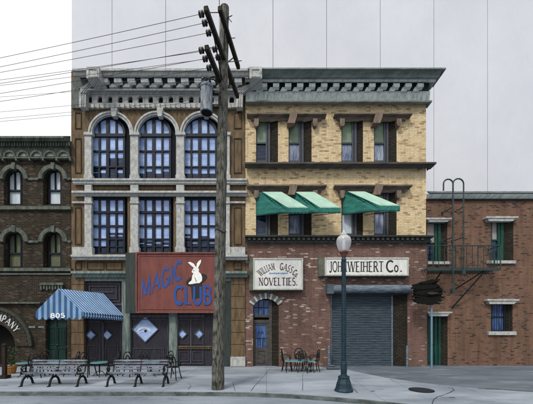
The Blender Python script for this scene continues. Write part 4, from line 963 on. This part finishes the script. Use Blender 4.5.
def green_awning(lab, xw, xt0, xt1, xf0, xf1, yt, yf, yv, yb):
    YA = Y0-1.05; YW = Y0-.33
    t = thing('awning', lab, 'awning', (PX(xw, Y0), Y0, PZ(yb, Y0)), group='green window awnings on the buff brick front')
    T0 = (PX(xt0, YW), YW, PZ(yt, YW)); T1 = (PX(xt1, YW), YW, PZ(yt, YW)); F0 = (PX(xf0, YA), YA, PZ(yf, YA)); F1 = (PX(xf1, YA), YA, PZ(yf, YA))
    V0 = (F0[0], YA, PZ(yv, YA)); V1 = (F1[0], YA, PZ(yv, YA)); B0 = (PX(xw, Y0-.06), Y0-.06, PZ(yb, Y0-.06)); W0 = (PX(xw, Y0-.06), Y0-.06, PZ(yt+1, Y0-.06)); W1 = (PX(xt1, Y0-.06), Y0-.06, PZ(yt+1, Y0-.06))
    def sheet(mbx, quad, nu=8, nv=5, amp=.015, mi=0):
        a, b, c, d_ = [Vector(q) for q in quad]; nrm = (b-a).cross(d_-a).normalized(); k = len(mbx.v)
        for i in range(nu+1):
            for j in range(nv+1):
                u, v = i/nu, j/nv; p = a.lerp(b, u).lerp(d_.lerp(c, u), v)
                s_ = math.sin(math.pi*u)*math.sin(math.pi*v); p += nrm*amp*s_*(1+math.sin(u*9+v*14)); mbx.v.append(tuple(p))
        for i in range(nu):
            for j in range(nv): mbx.f.append([k+i*(nv+1)+j, k+(i+1)*(nv+1)+j, k+(i+1)*(nv+1)+j+1, k+i*(nv+1)+j+1]); mbx.m.append(mi)
    m = MB(); sheet(m, (T0, T1, F1, F0), 16, 10, -.045)
    c_ = m.build('top_panel', 'canvas_lit', t, smooth=True); s_ = c_.modifiers.new('thick', 'SOLIDIFY'); s_.thickness = .012
    m = MB(); sheet(m, (W0, T0, F0, V0), 14, 10, .06); sheet(m, (W0, V0, B0, W0), 10, 6, .05)
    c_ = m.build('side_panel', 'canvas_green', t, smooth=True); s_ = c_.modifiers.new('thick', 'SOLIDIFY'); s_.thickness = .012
    m = MB(); nn = 6; low = [(F1[0]-(F1[0]-F0[0])*i/24, V0[2]-.02-.02*abs(math.sin(math.pi*i/4))) for i in range(25)]
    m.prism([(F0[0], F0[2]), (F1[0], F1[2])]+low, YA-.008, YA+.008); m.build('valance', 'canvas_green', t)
    m = MB(); m.tube([V0, V1], .015, 6); m.tube([V0, B0], .015, 6); V1b = (W1[0], Y0-.05, B0[2]); m.tube([V1, V1b], .015, 6); m.build('frame', 'iron', t)
    return t
green_awning('green canvas awning at the far left of the buff brick front', 256.4, 262.5, 281.5, 288, 308.4, 192, 208, 212.6, 216)
green_awning('green canvas awning between the other two, right neighbour of the leftmost', 289.2, 295.5, 314, 320.4, 340.8, 192, 208, 212.4, 215.5)
green_awning('green canvas awning above the roller shutter, right of the lamp globe', 342.8, 348, 364.5, 380, 400, 191.6, 206, 210.6, 215)

# ================================================================== UTILITY POLE
YPo = 9.35
pb = Vector((PX(217.8, YPo), YPo, 0)); pt = Vector((PX(224.6, YPo), YPo, PZ(7.5, YPo)))
t = thing('utility_pole', 'tall weathered wooden utility pole with crossarms standing at the kerb', 'pole', tuple(pb))
m = MB(); pts = []; rs = []; random.seed(5)
for i in range(40):
    f = i/39; pts.append(pb.lerp(pt, f)+Vector((random.uniform(-.006, .006), random.uniform(-.006, .006), 0))); rs.append(.19-.058*f+random.uniform(-.004, .004))
m.tube(pts, rs, 18); m.build('shaft', 'pole_wood', t, smooth=True)
def pole_at(z): return pb.lerp(pt, z/pt.z)
dv = Vector((math.sin(R(9.8)), math.cos(R(9.8)), 0)); wv = Vector((-dv.y, dv.x, 0))
def arm_pt(px, py, Y): return Vector((PX(px, Y), Y, PZ(py, Y)))
arms = []
def arm(p0, ln, w=.115, h=.14):
    m = MB(); p1 = p0+dv*ln; s = wv*w/2; u = Vector((0, 0, h/2))
    m.hexa([p0+s-u, p0-s-u, p1-s-u, p1+s-u, p0+s+u, p0-s+u, p1-s+u, p1+s+u]); return m.build('crossarm', 'arm_wood', t, bevel=.012)
pA = arm_pt(205.6, 8, 7.75); arm(pA, 3.12); pB = arm_pt(219.6, 8, 8.35); arm(pB, 2.0); pC = arm_pt(206.3, 47, 8.12); arm(pC, 1.35)
wires = []
def insul(px, py, armp, k):
    # on the left side of an arm: find depth where the arm projects at py
    z = armp.z; Y = (z-EYE)*F/(HY-py) if py < HY else 9
    s = (Y-armp.y)/dv.y; base = armp+dv*s; c = base+wv*.17
    m = MB(); m.tube([base+Vector((0, 0, 0)), c], .014, 6)
    q = wv
    prof = [(-.075, .03), (-.06, .075), (-.02, .082), (0, .05), (.02, .08), (.055, .075), (.07, .03)]
    m.tube([c+q*a for a, r in prof], [r for a, r in prof], 14); i_ = m.build('insulator', 'porcelain', t, smooth=True)
    m = MB(); m.tube([c+q*a for a in (-.008, .008)], [.054, .054], 12); m.build('glint_band', 'porcelain_glint', i_)  # white ring paints a highlight on the dark porcelain
    return c+q*.07
for py in (13, 22, 32): wires.append(insul(0, py, pA, 0))
for py in (47.5, 55.5): wires.append(insul(0, py+1, pA, 0))
for py in (49.5, 58, 67): wires.append(insul(0, py, pC, 0))
# braces, hardware
m = MB()
for p_, L in ((pA, 1.55), (pB, 1.0)):
    c = pole_at(p_.z-.75); 
    for s in (.45, L*2-.45): m.tube([p_+dv*s, Vector((c.x, c.y, c.z))], .018, 6)
m.build('arm_brace', 'iron', t)
m = MB()
for px0, py0, px1, py1, Y in ((209, 12.5, 219, 12.5, 8.3), (228, 14, 232, 13), (228, 19, 231.5, 20.5), (230, 61.5, 240, 60.8), (231, 37.5, 234, 38.3)) if False else ():
    pass
for a, b in (((209, 12.6, 8.1), (219.6, 12.6, 8.5)), ((228, 17.5, 9.3), (232, 15.6, 9.0)), ((228.5, 18.2, 9.3), (231.5, 22, 9.1)), ((227, 62, 9.4), (241.6, 60.8, 9.9)), ((207, 48, 8.3), (216, 48, 8.9)), ((231, 38.2, 9.0), (235, 38, 9.3)), ((219.2, 0-6, 8.5), (219.4, 8, 8.5))):
    MB().tube([arm_pt(*a), arm_pt(*b)], .012, 6).build('bolt', 'iron', t)
for z in (3.2,): 
    c = pole_at(2.1+(321-232)*YPo/F); m = MB(); m.tube([c+Vector((.17*math.cos(a), .17*math.sin(a), .05*math.sin(a*2))) for a in [2*math.pi*i/20 for i in range(21)]], .012, 6, cap=False); m.build('band', 'iron', t)
# transformer
m = MB(); ctr = Vector((PX(206.6, 9.0), 9.0, PZ(113, 9.0))); H = .88
m.lathe([(.165, 0), (.185, .01), (.185, .06), (.175, .08), (.18, H*.8), (.20, H*.82), (.20, H*.88), (.15, H*.95), (.06, H), (0.01, H)], ctr, 22)
tr = thing('transformer', 'rusty blue-grey cylindrical transformer hung on the left of the utility pole', 'transformer', tuple(ctr))
m.build('tank', 'transformer', tr, smooth=True)
m = MB(); m.lathe([(.15, -.012), (.15, .0)], ctr, 22); m.build('base_plate', 'void_black', tr)
for a in (2.6, .4):
    m = MB(); q = ctr+Vector((.12*math.cos(a), -.08, H*.9)); m.lathe([(.03, 0), (.05, .03), (.025, .06), (.045, .09), (.02, .13), (.04, .15), (.01, .2)], q, 10); m.build('bushing', 'porcelain', tr, smooth=True)
m = MB()
for z in (.25, .65): m.box(ctr.x+.1, PX(219, 9.2), 9.03, 9.13, ctr.z+z-.04, ctr.z+z+.04)
m.build('bracket', 'iron', tr)
m = MB(); m.tube([ctr+Vector((-.16, -.1, H*.7)), ctr+Vector((-.2, -.12, H*.86)), ctr+Vector((.0, -.1, H*1.06)), ctr+Vector((.2, .05, H*1.18)), ctr+Vector((.3, .1, H*1.1))], .018, 6); m.tube([ctr+Vector((.1, -.1, H*1.1)), ctr+Vector((.26, .02, H*1.25)), ctr+Vector((.34, .12, H*1.5))], .015, 6); m.build('cable', 'iron', tr)
# wires
for py in (78, 89, 96, 99): wires.append(pole_at(PZ(py, YPo))+wv*.16)
names = ['topmost overhead wire reaching the left edge of the picture', 'second overhead wire from the top', 'third overhead wire from the top', 'overhead wire from the fourth insulator of the long crossarm', 'overhead wire from the lowest insulator of the long crossarm',
 'overhead wire from the upper insulator of the short crossarm', 'overhead wire from the middle insulator of the short crossarm', 'overhead wire from the lowest insulator of the short crossarm',
 'overhead wire fixed to the pole just above the transformer', 'overhead wire fixed to the pole beside the transformer top', 'lower of two close overhead wires low against the white sky', 'lowest overhead wire, crossing just above the dark brick roof']
TY = [58, 67, 72.5, 80, 85.5, 83.5, 93.5, 101.5, 97, 112, 118.5, 121.5]
for i, p in enumerate(wires):
    m = MB(); L = 34; sag = .45; t0 = (-p.x-.8795*p.y)/(wv.x+.8795*wv.y)      # where this wire leaves the picture
    f0 = t0/L; d0 = p.y+wv.y*t0; want = PZ(TY[i], d0); dz = (want-p.z+4*sag*f0*(1-f0))/f0
    e = p+wv*L+Vector((0, 0, dz)); pts = []
    for k in range(41):
        f = k/40; q = p.lerp(e, f); q.z -= 4*sag*f*(1-f); pts.append(q)
    m.tube(pts, .0062 if i < 8 else .005, 5)
    o = m.build('overhead_wire', 'wire', None, smooth=True); setp(o, names[i], 'wire', 'overhead wires')

# ================================================================== STREET LAMP
YL = 9.09; xl = PX(343.8, YL)
t = thing('street_lamp', 'blue-green cast iron street lamp with white glass globe at the kerb', 'street lamp', (xl, YL, 0)); sc = 303/YL
def H_(py): return (391.2-py)/sc
m = MB(); m.lathe([(.285, 0), (.285, .045), (.265, .07), (.25, .11), (.215, .25), (.175, .36), (.165, .40), (.185, .425), (.15, .455)], (xl, YL, 0), 16, 0, .05); m.build('base', 'lamp_paint', t)
m = MB(); m.lathe([(.085, H_(378)), (.10, H_(376)), (.09, H_(374)), (.10, H_(369)), (.095, H_(364)), (.075, H_(361.5)), (.075, H_(360)), (.072, H_(300)), (.062, H_(262)), (.075, H_(261)), (.075, H_(259.5)), (.06, H_(258.5)), (.056, H_(256))], (xl, YL, 0), 16, 0, .04); m.build('post', 'lamp_paint', t)
m = MB(); m.lathe([(.045, H_(257.5)), (.075, H_(256)), (.085, H_(255)), (.125, H_(253.4)), (.14, H_(252.8)), (.14, H_(251.8)), (.11, H_(251.2))], (xl, YL, 0), 20); m.build('collar', 'lamp_rust', t, smooth=True)
mg, n, l, b = new_mat('milky_glass')
M['globe'] = mg; b.inputs['Base Color'].default_value = (.70, .71, .74, 1); b.inputs['Roughness'].default_value = .12; b.inputs['Transmission Weight'].default_value = .6; b.inputs['IOR'].default_value = 1.15; b.inputs['Subsurface Weight'].default_value = 0
b.inputs['Coat Weight'].default_value = .6; b.inputs['Coat Roughness'].default_value = .05
m = MB(); prof = [(.11, H_(251.4)), (.15, H_(249.8)), (.195, H_(246.6)), (.222, H_(243)), (.22, H_(240.4)), (.195, H_(238)), (.15, H_(236.4)), (.10, H_(235.4)), (.075, H_(235))]
m.lathe(prof, (xl, YL, 0), 32); g_ = m.build('globe', 'globe', t, smooth=True)
m = MB(); m.lathe([(.05, H_(251)), (.05, H_(248)), (.035, H_(247)), (.045, H_(244)), (.03, H_(240.5)), (0.005, H_(240))], (xl, YL, 0), 14); m.build('bulb', 'white_paint', t, smooth=True)
m = MB(); m.lathe([(.08, H_(235.3)), (.095, H_(234.8)), (.09, H_(233.6)), (.05, H_(233)), (.055, H_(232.2)), (.02, H_(231.2)), (.012, H_(229.5)), (0.002, H_(228.5))], (xl, YL, 0), 16); m.build('finial', 'cornice_pale', t, smooth=True)

# ================================================================== RAGGED SIGN ON POLE
YG = 13.2; xg = PX(431.6, YG)
t = thing('timber_sign', 'ragged stack of dark rotten boards on a thin pale blue pole by the shutter', 'sign', (xg, YG, 0))
m = MB(); m.tube([(xg, YG, 0), (xg, YG, PZ(296, YG))], .045, 12); m.build('pole', 'sign_pole', t, smooth=True)
random.seed(12)
rows = [(413, 438, 283.5, 3.0, -1.8), (412, 441, 286.8, 3.6, -1.1), (414, 443, 290, 3.6, -.3), (413, 443.5, 293.4, 3.4, .4), (413.5, 445, 296.6, 3.4, .6), (413, 444, 299.6, 3.2, .2), (414.5, 441, 302.2, 3, .8), (420, 440, 281.6, 2.2, -2.0)]
for k, (x0, x1, yc_, h, sl) in enumerate(rows):
    m = MB(); n_ = 28; up = []; dn = []
    for i in range(n_+1):
        f = i/n_; x = x0+(x1-x0)*f; y = yc_+sl*2*(f-.5); taper = min(1, .2+2.4*min(f, 1-f)); e_ = .8 if 1 < i < n_-1 else 1.2
        up.append((x+random.uniform(-.3, .3), y-h*.68*taper+random.uniform(-e_, e_)*.7)); dn.append((x+random.uniform(-.3, .3), y+h*.68*taper+random.uniform(-e_, e_)*.7))
    yf = YG-.12-random.uniform(0, .09); m.pprism(up+dn[::-1], yf, yf+.13, 0)
    m.build('board', 'rag_wood', t)
random.seed(4); m = MB(); m.pprism([(428.5+14.2*math.cos(a)*random.uniform(.93, 1.04), 292.4+10.4*math.sin(a)*random.uniform(.9, 1.06)) for a in [2*math.pi*i/44 for i in range(44)]], YG-.11, YG+.02); m.build('backing_board', 'rag_wood', t)
m = MB(); m.pprism([(427, 293), (431, 291.6), (437, 292.2), (439, 293.4), (433, 294.6), (429, 294.4)], YG-.235, YG-.15); m.build('split_piece', 'rag_core', t)

# ================================================================== BENCHES
def make_bench():
    t = thing('park_bench', 'park bench', 'bench')
    for name, rows_ in (('seat', [(-.20, .42, 0), (-.11, .415, 0), (-.02, .41, 0), (.07, .41, 0)]), ('backrest', [(.17, .50, 1), (.195, .59, 1), (.22, .68, 1), (.245, .77, 1)])):
        m = MB()
        for y, z, v in rows_:
            if v: m.hexa([(-.93, y-.012, z-.028), (.93, y-.012, z-.028), (.93, y+.012, z-.028), (-.93, y+.012, z-.028), (-.93, y+.004, z+.028), (.93, y+.004, z+.028), (.93, y+.026, z+.028), (-.93, y+.026, z+.028)])
            else: m.box(-.93, .93, y-.036, y+.036, z-.014, z+.014)
        m.build(name, 'bench_wood', t, bevel=.006)
    for x in (-.9, 0, .9):
        m = MB()
        def T(pts, r=.018): m.tube([(x, y, z) for y, z in pts], r*1.25, 8)
        T([(-.27, 0), (-.235, .02), (-.22, .10), (-.18, .2), (-.10, .27), (0, .285)], .028); T([(.27, 0), (.235, .02), (.22, .10), (.17, .2), (.09, .27), (0, .285)], .028)
        m.box(x-.03, x+.03, -.32, -.24, 0, .025); m.box(x-.03, x+.03, .24, .31, 0, .025)
        T([(.07*math.cos(a), .345+.06*math.sin(a)) for a in [2*math.pi*i/14 for i in range(15)]], .014)
        T([(-.25, .395), (.0, .39), (.13, .40), (.17, .46), (.215, .62), (.275, .82)], .018)
        if x:
            T([(-.25, .395), (-.27, .45), (-.22, .5), (-.25, .58), (-.19, .63), (-.05, .64), (.1, .62), (.215, .62)], .018)
            T([(-.13+.055*math.cos(a), .52+.06*math.sin(a)) for a in [2*math.pi*i/12 for i in range(13)]], .012)
        m.build('iron_frame', 'iron', t, smooth=True)
    return t
b1 = make_bench(); by = 9.95
b1.location = (PX(54.6, by), by, 0); b1['label'] = 'iron-framed bench with worn grey-blue slats in front of the 805 awning'; b1['group'] = 'park benches along the kerb'
b2 = copy_tree(b1); b2.location = (PX(138.4, by), by, 0); b2['label'] = 'iron-framed bench with grey-blue slats in front of the big diamond window'

# ================================================================== CAFE TABLES AND CHAIRS
def make_table():
    t = thing('cafe_table', 'table', 'table')
    m = MB(); m.lathe([(.02, .50), (.30, .50), (.315, .51), (.315, .525), (.30, .535), (.02, .535)], (0, 0, 0), 26); m.build('tabletop', 'table_top', t)
    m = MB(); m.tube([(0, 0, .12), (0, 0, .50)], .025, 10); m.build('stem', 'iron', t, smooth=True)
    for k in range(3):
        a = R(90+120*k+30); m = MB(); m.tube([(0, 0, .2), (.1*math.cos(a), .1*math.sin(a), .17), (.2*math.cos(a), .2*math.sin(a), .06), (.27*math.cos(a), .27*math.sin(a), 0.012)], .014, 8); m.build('leg', 'iron', t, smooth=True)
    return t
def make_chair():
    t = thing('cafe_chair', 'chair', 'chair')
    m = MB(); m.lathe([(.01, .44), (.2, .44), (.21, .45), (.2, .465), (.01, .465)], (0, 0, 0), 20); m.build('seat', 'iron', t)
    m = MB(); m.tube([(-.17, .17, .45), (-.19, .20, .65), (-.15, .22, .82), (-.07, .235, .90), (.07, .235, .90), (.15, .22, .82), (.19, .20, .65), (.17, .17, .45)], .022, 8)
    m.tube([(-.10, .2, .47), (-.11, .21, .65), (0, .225, .80), (.11, .21, .65), (.10, .2, .47)], .017, 8)
    m.tube([(.075*math.cos(a), .212, .66+.075*math.sin(a)) for a in [2*math.pi*i/14 for i in range(15)]], .016, 8)
    m.lathe([(.0, -.01), (.06, -.006), (.06, .006), (0, .01)], (0, .212, .66), 10)
    m.build('backrest', 'iron', t, smooth=True)
    for s in (-1, 1):
        m = MB(); m.tube([(s*.19, .2, .66), (s*.23, .05, .66), (s*.22, -.12, .64), (s*.19, -.13, .46)], .017, 8)
        m.build('armrest', 'iron', t, smooth=True)
    for sx in (-1, 1):
        for sy in (-1, 1):
            m = MB(); m.tube([(sx*.14, sy*.14, .44), (sx*.17, sy*.17, .2), (sx*.21, sy*.21, 0.01)], .019, 8); m.build('leg', 'iron', t, smooth=True)
    return t
tb = make_table(); first = True
TAB = [((26, 376.5), 'cyan-topped round cafe table behind the left end of the first bench'), ((57, 375), 'cyan-topped round cafe table behind the middle of the first bench'), ((99.5, 376), 'cyan-topped round cafe table between the two benches'), ((151, 376), 'cyan-topped round cafe table behind the second bench')]
for i, ((px, py), lab) in enumerate(TAB):
    o = tb if i == 0 else copy_tree(tb); x, y = G(px, py); o.location = (x, y, 0); o.rotation_euler.z = i*.5; o['label'] = lab; o['group'] = 'round cafe tables on the pavement'
ch = make_chair()
CH = [((36.5, 377.5), 200, 'black iron chair right of the leftmost cafe table'), ((44, 373), 20, 'black iron chair close to the green door, left of the middle table'), ((72, 375.5), -80, 'black iron chair right of the table behind the first bench'),
      ((88.5, 376.5), 70, 'black iron chair left of the table between the benches'), ((113, 375.5), -75, 'black iron chair right of the table between the benches'), ((131, 376), 60, 'black iron chair behind the left half of the second bench'),
      ((144, 373), 10, 'black iron chair with its back to the big diamond window'), ((166, 374.5), -40, 'black iron chair behind the right end of the second bench'), ((173.5, 379.5), 170, 'black iron chair standing clear to the right of the second bench')]
for i, ((px, py), rz, lab) in enumerate(CH):
    o = ch if i == 0 else copy_tree(ch); x, y = G(px, py); o.location = (x, y, 0); o.rotation_euler.z = R(rz); o['label'] = lab; o['group'] = 'black iron cafe chairs'
# set in front of the red brick wall
x, y = G(299.5, 371.8)
tl = thing('cafe_table', 'low oblong cafe table with cyan top by the red brick wall', 'table', (x, y, 0))
m = MB(); m.box(x-.62, x+.62, y-.3, y+.3, .44, .475); m.build('tabletop', 'table_top', tl, bevel=.01)
for sx in (-1, 1):
    for sy in (-1, 1): m = MB(); m.tube([(x+sx*.52, y+sy*.22, .44), (x+sx*.56, y+sy*.25, .01)], .016, 8); m.build('leg', 'iron', tl, smooth=True)
for (px, py), rz, lab in (((287, 371), 82, 'black iron chair at the left end of the low oblong table'), ((300, 369.6), 8, 'black iron chair behind the low oblong table, back to the wall'), ((313.5, 371.4), -84, 'black iron chair at the right end of the low oblong table'), ((304.5, 372.4), 150, 'black iron chair on the street side of the low oblong table')):
    o = copy_tree(ch); x, y = G(px, py); o.location = (x, y, 0); o.rotation_euler.z = R(rz); o['label'] = lab; o['group'] = 'black iron cafe chairs'

# ================================================================== PLANTER, POSTS, MANHOLE
x, y = G(11.5, 373.5)
t = thing('plant_pot', 'orange clay pot with a straggly green plant by the entrance arch', 'planter', (x, y, 0))
m = MB(); m.lathe([(.12, 0), (.135, .02), (.175, .24), (.195, .245), (.195, .30), (.165, .30), (.16, .26), (.02, .26)], (x, y, 0), 20); m.build('pot', 'pot', t, smooth=True)
random.seed(9); m = MB(); st = MB()
for i in range(26):
    a = random.uniform(0, 6.28); r = random.uniform(.05, .26); h = random.uniform(.3, .85); p0 = Vector((x, y, .27)); p1 = Vector((x+r*math.cos(a), y+r*math.sin(a), .27+h)); st.tube([p0, p0.lerp(p1, .5)+Vector((0, 0, .08)), p1], .005, 4)
    for k in range(12):
        f = random.uniform(.3, 1.05); c = p0.lerp(p1, f)+Vector([random.uniform(-.04, .04) for _ in range(3)]); d1 = Vector([random.gauss(0, 1) for _ in range(3)]).normalized(); d2 = d1.orthogonal().normalized()
        m.add([c-d1*.045, c+d2*.018, c+d1*.045, c-d2*.018], [(0, 1, 2, 3)])
m.build('foliage', 'leaf', t); st.build('stem', 'leaf', t)
x, y = G(4.6, 378.3)
t = thing('hitching_post', 'dark timber post standing at the left edge beside the orange pot', 'post', (x, y, 0))
m = MB(); m.box(x-.06, x+.06, y-.06, y+.06, 0, 1.18); m.build('post', 'dark_wood', t, bevel=.01); m = MB(); m.lathe([(.05, 1.18), (.08, 1.2), (.08, 1.24), (.03, 1.28)], (x, y, 0), 10); m.build('cap', 'dark_wood', t)
m = MB(); m.box(x-.13, x+.13, y-.13, y+.13, 0, .12); m.box(x-.6, x-.06, y-.04, y+.04, .42, .52); m.build('rail', 'dark_wood', t)
for px, lab in ((329, 'short steel guard post left of the roller shutter'), (407.2, 'short steel guard post right of the roller shutter')):
    yy = Y0-.3; xx = PX(px, yy); m = MB(); m.lathe([(.055, 0), (.055, .92), (.045, .97), (.02, .99)], (xx, yy, 0), 14)
    o = m.build('bollard', 'roll_box', None, smooth=True); setp(o, lab, 'bollard', 'guard posts beside the shutter')
x, y = G(421.4, 390.2)
t = thing('manhole_cover', 'round dark cast iron manhole cover set in the pale pavement', 'manhole cover', (x, y, 0))
m = MB(); m.lathe([(.30, .0), (.30, .010), (.02, .012)], (x, y, .004), 30); 
for i in range(-4, 5):
    w_ = math.sqrt(.27**2-(i*.06)**2); m.box(x-w_, x+w_, y+i*.06-.012, y+i*.06+.012, .012, .019)
m.build('lid', 'cast_lid', t)
m = MB(); prof = [(.305, 0.003), (.305, .011), (.36, .011), (.36, .003)]
n_ = 30; vs = [(x+r*math.cos(2*math.pi*j/n_), y+r*math.sin(2*math.pi*j/n_), z) for r, z in prof for j in range(n_)]
m.add(vs, [(i*n_+j, i*n_+(j+1) % n_, (i+1)*n_+(j+1) % n_, (i+1)*n_+j) for i in range(3) for j in range(n_)]); m.build('rim', 'iron', t)
x, y = G(333, 369.5)
m = MB(); m.box(x-.28, x+.28, y-.1, y+.1, .004, .12); m.box(x-.2, x+.1, y-.05, y+.12, .12, .2)
t = m.build('kerb_stone', 'shutter', None, bevel=.03); setp(t, 'dark blue-grey block lying at the left foot of the roller shutter', 'block')
